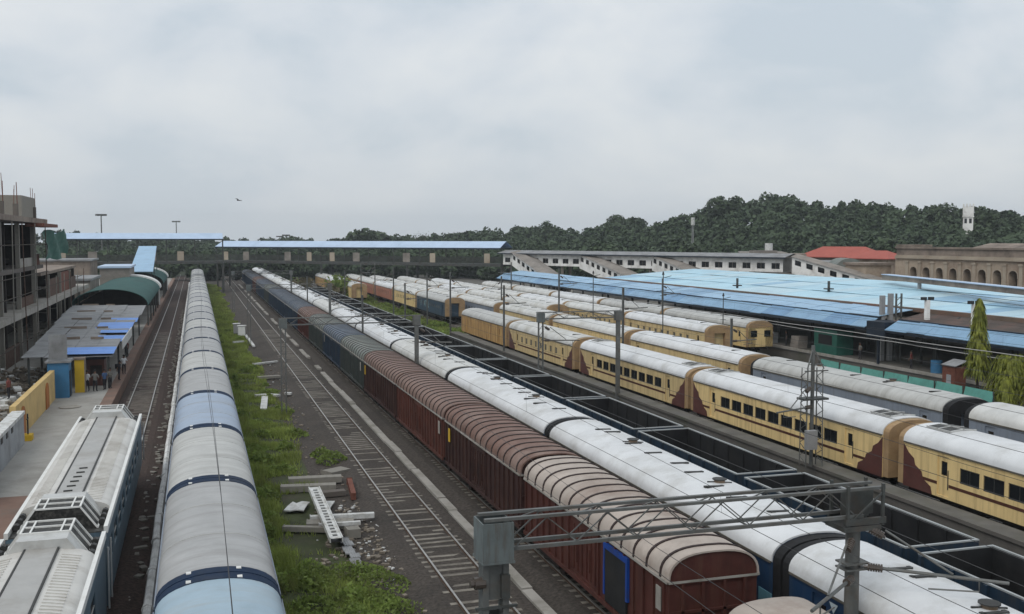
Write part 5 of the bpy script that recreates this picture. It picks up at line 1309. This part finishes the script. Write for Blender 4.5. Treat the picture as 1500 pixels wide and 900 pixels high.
person("person in dark clothes leaning under the tarpaulin edge", -7.85, 94.5, .81, 1.9, "cloth_dark", "cloth_dark", 1.7, "cross", .2)
person("person in dark jacket walking out of the platform roof shade", -6.5, 93.5, .82, -2.0, "cloth_dark", "cloth_dark", 1.7, "walk", .12, True)
person("person in pale shirt and dark trousers alone at the platform edge", -6.35, 97.5, .82, -2.7, "cloth_white", "cloth_dark", 1.74, "hip")
person("person in dark trousers and blue shirt standing before the blue tarpaulin", -7.2, 87.9, .81, .8, "cloth_blue", "cloth_dark", 1.66)
person("person in grey shirt talking to the one in blue shirt", -6.85, 88.6, .81, -2.4, "cloth_grey", "cloth_dark", 1.7, "cross")
person("person in brown red shirt farther along the platform edge", -7.0, 112, .82, 2.8, "cloth_red", "cloth_dark", 1.7, "walk")
person("person in dull red shirt standing on the rubble", -13.2, 81.5, 1.3, 1.2, "cloth_red", "cloth_dark", 1.66)
person("person in dark clothes at the far canopy edge by the green booth", 63.0, 100, .96, 1.2, "cloth_dark", "cloth_dark", 1.7)
person("person in white shirt by the grey crates under the long canopy", 62.9, 103, .96, -1, "cloth_white", "cloth_dark", 1.7)
person("person in red shirt walking on the platform under the short canopy", 63.0, 79, .96, .5, "cloth_red", "cloth_dark", 1.68, "walk")
person("person in grey shirt standing next to the hoarding gap", 62.9, 86.5, .96, 1.4, "cloth_grey", "cloth_dark", 1.72, "hip")
person("person in blue shirt waiting under the long canopy", 63.1, 107.5, .96, 2.2, "cloth_blue", "cloth_dark", 1.7, "cross")

# ------------------------------------------------------------------ cabinet, boards and scrap on the grass strip
t = thing("trackside_cabinet", "pale grey trackside cabinet standing in the grass", "cabinet", (5.7, 141, -.3), rz=-.1)
m = MB(); m.box(-.5, .5, -.4, .4, .25, 1.55); m.build("housing", "lamp", t); m = MB(); m.box(-.58, .58, -.48, .48, 1.553, 1.66); m.build("lid", "white_board", t); m = MB(); m.box(-.45, .45, -.43, -.403, .3, 1.5); m.bar((.3, -.44, .85), (.3, -.44, 1.05), .04); m.build("door", "white_trim", t); m = MB(); m.box(-.4, .4, -.3, .3, 0, .249); m.build("plinth", "concrete_dark", t)
t = thing("trackside_cabinet", "smaller white cabinet just behind the pale grey one", "cabinet", (5.2, 146, -.3)); m = MB(); m.box(-.4, .4, -.35, .35, .2, 1.45); m.build("housing", "lamp", t); m = MB(); m.box(-.5, .5, -.42, .42, 1.453, 1.55); m.build("lid", "white_board", t); m = MB(); m.box(-.3, .3, -.25, .25, 0, .199); m.build("plinth", "concrete_dark", t)
GD = "scrap lying between the grass and the empty track"
zg = -.29
# perforated white tray
t = MB(); L, w = 8.6, .46; holes = [(.35 + .47 * k, .35 + .47 * k + .30, .12, .34) for k in range(17)]
t.wall_x(0, 0, L, 0, w, holes, 1, .05)
for i, v in enumerate(t.v): t.v[i] = (v[2] - w / 2, v[1], .30 + v[0])
t.box(-w / 2 - .05, -w / 2 - .002, 0, L, .12, .34); t.box(w / 2 + .002, w / 2 + .05, 0, L, .12, .34); t.box(-w / 2, w / 2, .0, L, .14, .16, 1)
o = t.build("cable_tray", ["white_board", "plastic_black"]); p0, p1 = at_z(493, 800, 0), at_z(460, 728, 0); o.location = (p0.x, p0.y, zg + .32); d = p1 - p0; o.rotation_euler = (.02, 0, math.atan2(d.y, d.x) - math.pi / 2); tag(o, "long white tray with a row of dark holes lying across the scrap", "cable tray", GD)
def scrap(name, label, cat, pa, pb, w, h, mt, lift=0.0, rough=0, torn=False):
    a, b = at_z(*pa, -.1), at_z(*pb, -.1); L = (b - a).length; m = MB(); n = 7
    if torn:
        pts = [(-L / 2, -w * .5), (-L * .2, -w * .55), (L * .1, -w * .45), (L / 2, -w * .5), (L * .46, w * .1), (L / 2, w * .45), (L * .05, w * .55), (-L * .15, w * .3), (-L * .4, w * .5), (-L * .48, w * .05)]
        m.face([(x, y, h) for x, y in pts]); m.face([(x, y, 0) for x, y in pts][::-1])
        for i in range(len(pts)): (x, y), (x2, y2) = pts[i], pts[(i + 1) % len(pts)]; m.face([(x, y, 0), (x2, y2, 0), (x2, y2, h), (x, y, h)])
    else:
        for i in range(n):
            x = -L / 2 + L * (i + .5) / n; m.obox((x, rough * math.sin(i * 1.9), h / 2 + rough * .3 * math.sin(i * 2.3)), (L / n + .01, w, h), rough * .5 * math.cos(i))
        m.box(-L / 2 - .03, -L / 2 - .002, -w / 2 - .03, w / 2 + .03, -.02, h + .03)
    o = m.build(name, mt); c = (a + b) / 2; o.location = (c.x, c.y, zg + lift + .03); o.rotation_euler = (0, 0, math.atan2(b.y - a.y, b.x - a.x)); return tag(o, label, cat, GD)
scrap("white_sheet", "torn white sheet beside the holed tray", "sheet", (421, 741), (450, 741), 1.6, .06, "white_board", .1, torn=True)
scrap("white_sheet", "clean white rectangular sheet under the tray end", "sheet", (466, 738), (487, 738), 1.3, .05, "white_board", .08, torn=False)
scrap("concrete_post", "long pale concrete post with a white end by the tray", "post", (455, 764), (548, 759), .28, .22, "white_board", .2)
scrap("concrete_post", "long pale post lying lowest of the scrap posts", "post", (416, 774), (492, 776), .30, .22, "plank", .05)
scrap("concrete_post", "thin white post between the two long pale posts", "post", (468, 772), (528, 768), .20, .16, "white_board", .15)
scrap("concrete_beam", "broad grey beam with two dark bolt holes under the tray", "beam", (450, 769), (518, 766), .75, .3, "plank", 0)
scrap("concrete_beam", "grey concrete beam in the pile above the white sheets, closer", "beam", (412, 716), (492, 713), .6, .32, "plank", 0)
scrap("concrete_beam", "grey concrete beam topping the pile farther off", "beam", (423, 706), (500, 702), .6, .32, "plank", .05)
scrap("concrete_beam", "stained grey beam behind the white sheets", "beam", (462, 724), (505, 720), .5, .25, "raw_concrete", 0)
scrap("concrete_block", "short grey block at the end of the scrap posts", "block", (508, 782), (526, 780), .6, .4, "plank", 0)
scrap("crumpled_sheet", "crumpled silver strip trailing towards the grass", "metal strip", (503, 788), (526, 829), .42, .05, "grey_sheet", .1, .08)
scrap("rusty_beam", "short rusty iron beam standing out of the scrap pile", "beam", (512, 706), (518, 728), .25, .35, "rust", .0)
scrap("white_cover", "small round white lid on dark ballast", "lid", (553, 767), (560, 766), .3, .05, "white_board", 0)
scrap("white_post", "white post lying on grass by the cabinets", "post", (360, 492), (372, 508), .3, .2, "white_board", .1); scrap("white_post", "short white post next to the pale cabinet", "post", (342, 502), (357, 501), .3, .2, "white_board", .1)
scrap("white_channel", "white double channel lying in the grass strip", "channel", (386, 601), (388, 582), .5, .16, "white_board", .1); scrap("white_channel", "white channel lying across the double channel end", "channel", (374, 581), (390, 580), .45, .16, "white_board", .15)
scrap("white_channel", "short white channel near the boxed portal post", "channel", (396, 579), (408, 580), .5, .16, "white_board", .1); scrap("white_channel", "short white channel beside the boxed portal post", "channel", (418, 577), (427, 577), .45, .16, "white_board", .1)
scrap("white_channel", "long pale channel in grass between cabinet and portal", "channel", (372, 534), (406, 530), .35, .16, "white_board", .1); scrap("grey_plank", "grey planks piled in grass before the portal post", "plank", (378, 554), (410, 552), .6, .2, "plank", .1)
scrap("grey_plank", "weathered planks by the grass edge above the beam pile", "plank", (478, 692), (506, 686), .9, .2, "plank", 0)
m = MB()
for k in range(420):
    a = at_z(R.uniform(500, 575), R.uniform(745, 850), -.29); s_ = R.uniform(.04, .22) * R.uniform(.4, 1); m.obox((a.x + R.gauss(0, .5), a.y + R.gauss(0, 1), zg + s_ * .2), (s_, s_ * R.uniform(.5, 1.8), s_ * .5), R.uniform(0, 3), R.choice((0, 0, 0, 0, 1)))
for k in range(500):
    x = R.uniform(5.2, 8.6); y = R.uniform(28, 110); s_ = R.uniform(.04, .16); m.obox((x, y, zg + s_ * .2), (s_, s_ * R.uniform(.5, 1.8), s_ * .5), R.uniform(0, 3), R.choice((0,) * 14 + (1,)))
tag(m.build("litter", ["dirt_pale", "white_board"]), "pale stones and litter scattered on the dark ballast", "litter", kind="stuff")

# ------------------------------------------------------------------ grass and weeds
rng = np.random.default_rng(5)
def vnoise(x, y, s, seed=0):
    x, y = x / s + seed * 7.3, y / s + seed * 3.1
    return (np.sin(x * 1.7 + 1.3 * np.sin(y * 1.1)) + np.sin(y * 2.3 + 1.7 * np.sin(x * .9 + 2)) + np.sin((x + y) * 1.3 + 4)) / 3
def blades(px, py, pz, h, w):
    n = len(px); a = rng.uniform(0, 2 * np.pi, n); tl = rng.uniform(.1, .8, n) * h; b = a + rng.uniform(-.9, .9, n) + np.pi / 2
    ux, uy = np.cos(a) * w / 2, np.sin(a) * w / 2
    V = np.stack([np.stack([px - ux, py - uy, pz], 1), np.stack([px + ux, py + uy, pz], 1), np.stack([px + np.cos(b) * tl, py + np.sin(b) * tl, pz + h], 1)], 1).reshape(-1, 3)
    return V, np.arange(3 * n).reshape(n, 3)
def leaves(px, py, pz, s):
    n = len(px); u = rng.normal(size=(n, 3)); u /= np.linalg.norm(u, axis=1)[:, None]; v = rng.normal(size=(n, 3)); v -= (v * u).sum(1)[:, None] * u; v /= np.linalg.norm(v, axis=1)[:, None]
    c = np.stack([px, py, pz], 1); s = s[:, None]
    V = np.stack([c - u * s, c + v * s * .55, c + u * s, c - v * s * .55], 1).reshape(-1, 3)
    return V, np.arange(4 * n).reshape(n, 4)
def patch(n, x0, x1, y0, y1, dens, hfun, name, label, ysk=1.6, mats="grass"):
    y = y0 + (y1 - y0) * rng.uniform(0, 1, n) ** ysk; x = rng.uniform(x0, x1, n)
    k = dens(x, y) > rng.uniform(0, 1, n); x, y = x[k], y[k]
    sc = np.clip(y / 45, .8, 3.2); h = hfun(x, y) * rng.uniform(.5, 1.15, len(x)); w = .045 * sc * rng.uniform(.6, 1.4, len(x))
    V, F = blades(x, y, np.full(len(x), -.31), h, w)
    return tag(np_mesh(name, V, F, [mats]), label, "grass", kind="stuff")
def d1(x, y):
    edge = 6.3 + .7 * vnoise(x * 0, y, 6) - np.clip((y - 75) / 100, 0, 1) * .3 - .9 * ((y > 40) & (y < 54))
    base = np.clip((edge - x) / 1.1, 0, 1); bare = vnoise(x, y, 1.4, 1) * 1.2 + .62 + .4 * (x < 3.4)
    junk = ((y > 43) & (y < 53.5) & (x > 3.9)) * .75
    return np.clip(base * np.clip(bare, 0, 1) - junk, 0, 1)
patch(290000, 2.1, 7.8, 27, 300, d1, lambda x, y: .18 + .34 * np.clip(vnoise(x, y, 1.5, 2) + .5, 0, 1.3) + .16 * (x < 3.6), "grass", "rough green grass strip between the barrel roofed wagons and the empty track")
patch(24000, 28.5, 36.2, 129, 240, lambda x, y: np.clip(.85 + vnoise(x, y, 5, 3), 0, 1) * ((x < 31.8) | (x > 33) | (y > 140)), lambda x, y: .3 + .3 * np.clip(vnoise(x, y, 4, 4), 0, 1), "grass", "green verge around the dark blue van and the far masts", 1.2)
patch(9000, 24.5, 30.8, 20, 140, lambda x, y: np.clip(vnoise(x, y, 6, 6) * .8 - .1, 0, 1), lambda x, y: .25 + 0 * x, "grass", "sparse grass by the narrow platform")
patch(5000, 7.6, 13.0, 25, 200, lambda x, y: np.clip(vnoise(x, y, 3, 8) * .9 - .35, 0, 1) * ((x < 8.4) | (x > 11)), lambda x, y: .16 + 0 * x, "grass", "thin weeds along the empty track")
# leafy weed mounds
V, F, off = [], [], 0
def mound(x, y, r, h, n, s, z=-.3):
    global off
    a = rng.uniform(0, 2 * np.pi, n); q = np.sqrt(rng.uniform(0, 1, n)) * r; zz = z + h * (1 - (q / r) ** 2) * rng.uniform(.55, 1.05, n)
    v, f = leaves(x + q * np.cos(a), y + q * np.sin(a), zz, s * rng.uniform(.6, 1.4, n)); V.append(v); F.append(f + off); off += len(v)
for k in range(80):
    y = 27 + 130 * R.random() ** 1.8; x = R.uniform(2.4, 6.3)
    if 43 < y < 53 and x > 3.4: continue
    r = R.uniform(.3, .95); mound(x, y, r, R.uniform(.3, .85) * (1.2 if x < 3.6 else .8), int(170 * r * r + 60), .07 + y * .0009)
for k in range(26): y = R.uniform(28, 41); mound(R.uniform(3.2, 6.6), y, R.uniform(.6, 1.3), R.uniform(.25, .6), 300, .07)
mound(7.5, 60.5, 1.0, .8, 320, .11); mound(7.1, 62.5, .7, .6, 200, .11)
for k in range(60): mound(R.uniform(28.5, 36), R.uniform(132, 230), R.uniform(.8, 2), R.uniform(.5, 1.2), 160, .2)
for k in range(20): mound(R.uniform(20.2, 27), R.uniform(170, 290), R.uniform(1.2, 2.6), R.uniform(1, 2.6), 260, .28)
tag(np_mesh("undergrowth", np.concatenate(V), np.concatenate(F), ["weed"]), "leafy weeds growing in the grass strip and the sidings", "weeds", kind="stuff")

# ------------------------------------------------------------------ trees
def crown_arrays(seed, n, leaf, flat=1.0, core=True):
    g_ = np.random.default_rng(seed); k = int(g_.integers(9, 15))
    c = g_.normal(size=(k, 3)); c /= np.linalg.norm(c, axis=1)[:, None]; c *= g_.uniform(.25, .75, (k, 1)); c[:, 2] *= .8 * flat; c[0] = 0
    r = g_.uniform(.28, .5, k); idx = g_.choice(k, n, p=r ** 2 / (r ** 2).sum()); d = g_.normal(size=(n, 3)); d /= np.linalg.norm(d, axis=1)[:, None]
    p = c[idx] + d * (r[idx] * g_.uniform(.75, 1.12, n))[:, None]
    u = d + g_.normal(size=(n, 3)) * .55; u /= np.linalg.norm(u, axis=1)[:, None]; t_ = g_.normal(size=(n, 3)); t_ -= (t_ * u).sum(1)[:, None] * u; t_ /= np.linalg.norm(t_, axis=1)[:, None]; b_ = np.cross(u, t_)
    s = (leaf * g_.uniform(.6, 1.5, n))[:, None]
    V = np.stack([p - t_ * s, p + b_ * s * .7, p + t_ * s, p - b_ * s * .7], 1).reshape(-1, 3)
    return V
SKY = [(-300, 338), (60, 334), (90, 336), (130, 342), (170, 342), (260, 346), (330, 347), (370, 349), (400, 348), (430, 346), (470, 349), (500, 348), (520, 341), (545, 336), (575, 340), (600, 345), (620, 341), (650, 340), (680, 336), (700, 334), (740, 333), (770, 330), (800, 325),
       (830, 332), (860, 330), (885, 328), (905, 316), (930, 317), (955, 324), (985, 312), (1010, 310), (1040, 300), (1070, 289), (1095, 297), (1115, 288), (1140, 281), (1170, 289), (1200, 297), (1250, 293), (1300, 297), (1330, 303), (1380, 298), (1410, 303), (1450, 302), (1480, 306), (1520, 310), (1600, 300), (1800, 292), (2100, 300)]
sx_, sy_ = np.array([a for a, b in SKY], float), np.array([b for a, b in SKY], float)
RX = np.array([-300, 330, 500, 700, 900, 1100, 1300, 1500, 2100.]); RFRONT = np.array([330, 335, 335, 300, 270, 250, 235, 225, 225.]); RBACK = np.array([560, 620, 520, 470, 430, 400, 380, 360, 350.])
def ridge(px): return float(np.interp(px, RX, RFRONT)), float(np.interp(px, RX, RBACK)), float(np.interp(px, sx_, sy_))
TH = 8.5
def dirxy(px): d = cam_ray(px, 349); h = math.hypot(d.x, d.y); return d.x / h, d.y / h
def gz(px, r):
    r0, r1, ys_ = ridge(px); d = cam_ray(px, ys_); ztop = CAMH + d.z / math.hypot(d.x, d.y) * r1; zb = max(0, ztop - TH - 1.2)
    f = min(1.0, max(0, (r - r0 - 25) / (r1 - r0 - 25)))
    return zb * f ** 1.25 - .3
hv, hf = [], []; pxs = list(range(-300, 2101, 40)); NR = 14
for px in pxs:
    dx, dy = dirxy(px); r0, r1, _ = ridge(px)
    for j in range(NR + 1):
        r = r0 - 10 + (r1 + 130 - r0) * j / NR; z = gz(px, r) if r <= r1 else gz(px, r1) * (1 - (r - r1) / 260); hv.append((dx * r, dy * r, z - (.3 if j == 0 else 0)))
for i in range(len(pxs) - 1):
    for j in range(NR): a = i * (NR + 1) + j; hf.append((a, a + 1, a + NR + 2, a + NR + 1))
me = bpy.data.meshes.new("hill"); me.from_pydata(hv, [], hf); me.materials.append(M["hill"]); [setattr(p_, "use_smooth", True) for p_ in me.polygons]
structure(bpy.data.objects.new("hill", me)); COL.objects.link(bpy.data.objects["hill"])
variants = [crown_arrays(100 + k, 400, .15) for k in range(8)]
VV = []
px = -280.0
def put(px, r, rad_, hgt, v, zoff=0):
    dx, dy = dirxy(px); z = gz(px, r); a = R.uniform(0, 6.28); ca, sa = math.cos(a), math.sin(a)
    Vv = variants[v]; x, y = Vv[:, 0] * ca - Vv[:, 1] * sa, Vv[:, 0] * sa + Vv[:, 1] * ca
    VV.append(np.stack([dx * r + x * rad_, dy * r + y * rad_, z + hgt - rad_ * .8 + Vv[:, 2] * rad_ * R.uniform(.75, .95) + zoff], 1))
for px in np.arange(-280, 2080, 11.5):
    r0, r1, ys_ = ridge(px); n = 12 if px > 640 else 6
    for j in range(n + 1):
        f = j / n; r = r0 + (r1 - r0) * f ** 1.15 + R.uniform(-5, 5)
        if j == n: r = r1
        q = px + R.uniform(-11, 11)
        if 1402 < q < 1434 and r < 334:
            if r > 322: continue
            hl_ = 15.8 - gz(q, r)
            if hl_ > 3: put(q, r, 3.6, min(hl_, 9), R.randrange(8))
            continue
        h = R.uniform(6.8, 9.6) if j < n - 1 else R.uniform(8.6, 10.4)
        put(q, r, R.uniform(3.4, 5.8) * (1 if j < n else .95), h, R.randrange(8))
for q, r in ((1398, 316), (1406, 320), (1413, 317), (1420, 321), (1427, 316), (1434, 320), (1441, 316)): put(q, r, 3.6, 15.4 - gz(q, r) - R.uniform(0, .8), R.randrange(8))
Vw = np.concatenate(VV); tag(np_mesh("woodland", Vw, np.arange(len(Vw)).reshape(-1, 4), ["foliage"]), "dark green woods covering the hill behind the station", "woods", kind="stuff")
GTR = "single trees standing out of the woods"
def tree(label, px, ytop, dist, rad_, seed, mt="foliage_b", n=1500, group=GTR, base=None, leaf=.085):
    dx, dy = dirxy(px); d = cam_ray(px, ytop); zt_ = CAMH + d.z / math.hypot(d.x, d.y) * dist
    zb = gz(px, dist) if base is None else base
    t = thing("broadleaf_tree", label, "tree", (dx * dist, dy * dist, zb), group=group); H = zt_ - zb
    Vv = crown_arrays(seed, n, leaf) * np.array([rad_, rad_, rad_ * .85]); Vv[:, 2] += H - Vv[:, 2].max()
    o = np_mesh("crown", Vv, np.arange(len(Vv)).reshape(-1, 4), [mt]); o.parent = t
    m = MB(); zc_ = H - rad_ * .9; m.tube([(0, 0, -.4), (.1, 0, zc_ * .5), (0, .1, zc_)], .32, 8, r1=.2)
    for k in range(6): a = k * 1.05 + seed; m.tube([(0, 0, zc_ - 1.0 - .2 * k), (rad_ * .3 * math.cos(a), rad_ * .3 * math.sin(a), zc_ + .2), (rad_ * .6 * math.cos(a), rad_ * .6 * math.sin(a), zc_ + rad_ * .45)], .15, 6, r1=.04)
    m.build("trunk", "bark", t); return t
for k, a in enumerate([("domed dark tree rising over the long footbridge roof", 546, 334, 430, 10.5), ("spreading tree on the skyline left of the hill crest".replace("left of", "below"), 1069, 286, 392, 8.0), ("tall rounded tree crowning the hilltop", 1136, 279, 400, 8.5), ("flat topped tree on the skyline beside the crest tree", 1166, 288, 398, 7.0),
    ("loose crowned tree on the skyline over the white footbridge", 906, 314, 420, 6.5), ("second loose crowned tree close by on that skyline", 932, 317, 424, 6.0), ("rounded tree over the end of the blue roofed footbridge", 800, 323, 435, 7.0), ("small rounded tree on the low skyline past the open footbridge", 430, 345, 520, 8),
    ("small dark tree low beside the far lamp mast", 402, 347, 540, 7), ("broad tree at the skyline above the red roofed house", 1252, 291, 382, 7.5), ("rounded tree on the hill beside the white tower", 1446, 301, 352, 7), ("airy tree on the skyline short of the white tower", 1382, 297, 362, 6.5),
    ("pale green bushy tree at the wood edge above the white footbridge", 893, 352, 285, 6.5), ("pale green tree at the wood edge over the blue shed", 1010, 352, 272, 6), ("bright tree low beside the red roof ridge", 1310, 345, 262, 6), ("small tree beyond the unfinished building", 95, 336, 480, 9), ("low tree by the first tall light mast", 150, 340, 500, 8)]):
    tree(*a, 300 + k, "foliage_b" if k < 12 or k > 14 else "foliage_b")
# bare thin tree behind the footbridge
p = at_dist(616, 349, 400); t = thing("bare_tree", "thin nearly bare tree showing pale against the sky", "tree", (p.x, p.y, gz(616, 400)))
m = MB(); H = 15.2 - gz(616, 400); m.tube([(0, 0, 0), (0, 0, H * .6)], .25, 6, r1=.15)
for k in range(16): a = k * 2.4; m.tube([(0, 0, H * (.45 + .01 * k)), (1.2 * math.cos(a), 1.2 * math.sin(a), H * .75), (2.6 * math.cos(a + .3), 2.6 * math.sin(a + .3), H * R.uniform(.85, 1.03))], .1, 5, r1=.03)
m.build("trunk", "bark", t); v, f = leaves(rng.normal(0, 1.9, 260), rng.normal(0, 1.9, 260), H * .82 + rng.normal(0, 1.1, 260), np.full(260, .22)); o = np_mesh("crown", v, f, ["foliage_b"]); o.parent = t
# drooping columnar tree and drooping shrub on the right
def drooping(name, label, x, y, z0, h, r, n, cat, top=.12, leaf=.2):
    t = thing(name, label, cat, (x, y, z0)); u = rng.uniform(0, 1, n); a = rng.uniform(0, 2 * np.pi, n); rr = r * (top + (1 - top) * (1 - u) ** .8) * (.35 + .65 * np.abs(np.sin(u * 17 + a * 2.5))) * rng.uniform(.45, 1.1, n)
    px_, py_, pz_ = rr * np.cos(a), rr * np.sin(a), h * (.34 + .66 * u)
    L_ = leaf * rng.uniform(1.0, 3.0, n); w_ = leaf * .2 * rng.uniform(.7, 1.3, n)
    ux, uy = -np.sin(a) * w_, np.cos(a) * w_; ox, oy = np.cos(a) * L_ * .45, np.sin(a) * L_ * .45
    V_ = np.stack([np.stack([px_, py_, pz_], 1), np.stack([px_ + ux + ox * .5, py_ + uy + oy * .5, pz_ - L_ * .4], 1), np.stack([px_ + ox, py_ + oy, pz_ - L_], 1), np.stack([px_ - ux + ox * .5, py_ - uy + oy * .5, pz_ - L_ * .4], 1)], 1).reshape(-1, 3)
    o = np_mesh("crown", V_, np.arange(len(V_)).reshape(-1, 4), ["foliage_yellow"]); o.parent = t
    m = MB(); m.tube([(0, 0, -.3), (.05, 0, h * .5), (0, 0, h * .97)], .14, 8, r1=.03)
    for k in range(9): a_ = k * 1.9; q = .3 + .07 * k; m.tube([(0, 0, h * q), (r * .6 * (1 - q) * math.cos(a_), r * .6 * (1 - q) * math.sin(a_), h * q - .25)], .03, 5)
    m.build("trunk", "bark", t); return t
drooping("columnar_tree", "tall narrow yellow green columnar tree with drooping leaves", 57.9, 64.9, -.3, 8.7, 1.0, 1700, "tree", .1, .3)
drooping("drooping_tree", "broad drooping green tree beside the columnar tree", 58.6, 62.2, -.3, 4.6, 1.9, 2000, "tree", .55, .3); drooping("drooping_tree", "second broad drooping tree at the edge of the platform track", 58.9, 58.6, -.3, 4.7, 2.2, 2200, "tree", .6, .3)
drooping("weeping_shrub", "small weeping shrub hanging in front of the drooping trees", 56.2, 60.2, -.3, 3.2, .8, 1000, "shrub", .4, .28)
m = MB()
for k in range(26): m.obox((R.uniform(54, 57.5), R.uniform(54, 58), R.uniform(-.2, .5)), (R.uniform(.4, 1.4), R.uniform(.2, .6), R.uniform(.05, .2)), R.uniform(0, 3), k % 2, R.uniform(-.3, .3))
tag(m.build("debris", ["dirt_pale", "plank"]), "pale boards and rubble under the drooping trees", "debris", kind="stuff")
# brown scrub beside the far sidings
for k, (x, y, r, lb) in enumerate(((25.2, 200, 3.2, "brown scrub bush beside the white roofs before the footbridge"), (27.5, 212, 3.6, "larger brownish bush by the yellow ended coach"), (22.5, 232, 3.0, "dry bush at the far sidings near the footbridge"))):
    t = thing("scrub_bush", lb, "bush", (x, y, -.3), group="dry bushes at the far sidings"); Vv = crown_arrays(500 + k, 900, .1) * r; Vv[:, 2] += -Vv[:, 2].min() * .8; o = np_mesh("crown", Vv, np.arange(len(Vv)).reshape(-1, 4), ["scrub" if k != 1 else "weed"]); o.parent = t
    m = MB(); m.tube([(0, 0, -.2), (0, 0, r * .9)], .12, 6, r1=.04); m.build("trunk", "bark", t)

# ------------------------------------------------------------------ far lamps, mast and bird
for k, (x, yt, dist, lb) in enumerate(((148, 314, 430, "tall high mast light over the blue roofed footbridge"), (258, 324, 560, "thinner high mast light farther along that footbridge roof"), (490 - 80, 346, 600, "small distant mast light above the open footbridge"), (419, 344, 560, "distant mast light next to the small rounded tree"))):
    p = at_dist(x, yt, dist); t = thing("high_mast_light", lb, "light mast", (p.x, p.y, -.3), group="high mast lights on the skyline"); H = p.z
    m = MB(); m.tube([(0, 0, 0), (0, 0, H)], .32, 8, r1=.2); m.build("pole", "mast", t); m = MB(); m.tube([(0, 0, H), (0, 0, H + .3)], 1.4, 12)
    for j in range(8): a = j * math.pi / 4; m.obox((1.7 * math.cos(a), 1.7 * math.sin(a), H), (.8, .8, .7), a)
    m.build("lamp_ring", "mast", t)
p = at_dist(1015, 322, 300); t = thing("radio_mast", "thin pale radio mast among the trees of the hill", "mast", (p.x, p.y, gz(1015, 300))); m = MB(); H = p.z - gz(1015, 300)
for dx, dy in ((-.4, 0), (.4, 0), (0, .5)): m.bar((dx, dy, 0), (dx * .4, dy * .4, H), .14)
m.build("mast_frame", "lamp", t); m = MB(); m.tube([(0, 0, H - 1.6), (0, 0, H + .6)], .55, 8); m.build("antenna", "white_board", t)
p = at_dist(350, 294, 110); t = MB(); t.tube([(-.28, 0, 0), (-.12, 0, .02), (.14, 0, .03), (.26, 0, .05)], .07, 8, r1=.03)
for s_ in (-1, 1): t.face([(-.1, s_ * .05, .04), (.12, s_ * .05, .05), (.02, s_ * .3, .14), (-.16, s_ * .46, .05), (-.14, s_ * .25, .1)])
t.face([(.24, -.03, .05), (.42, -.09, .05), (.42, .09, .05), (.24, .03, .05)])
o = t.build("bird", "plastic_black"); o.location = p; o.rotation_euler = (.3, .1, .9); tag(o, "small dark bird flying in the grey sky", "bird")

# ------------------------------------------------------------------ haze
hz = MB(); hz.box(-1500, 1500, -300, 2200, -1.4, 60); o = hz.build("haze", "lamp"); o.data.materials.clear()
hm = bpy.data.materials.new("haze"); hm.use_nodes = True; hn = hm.node_tree.nodes; hn.clear(); ho = hn.new("ShaderNodeOutputMaterial"); hp = hn.new("ShaderNodeVolumePrincipled")
hp.inputs["Color"].default_value = (.86, .92, .97, 1); hp.inputs["Density"].default_value = 0.00022; hp.inputs["Anisotropy"].default_value = .2
hm.node_tree.links.new(hp.outputs[0], ho.inputs["Volume"]); o.data.materials.append(hm); tag(o, "thin grey haze over the yard", "haze", kind="stuff")
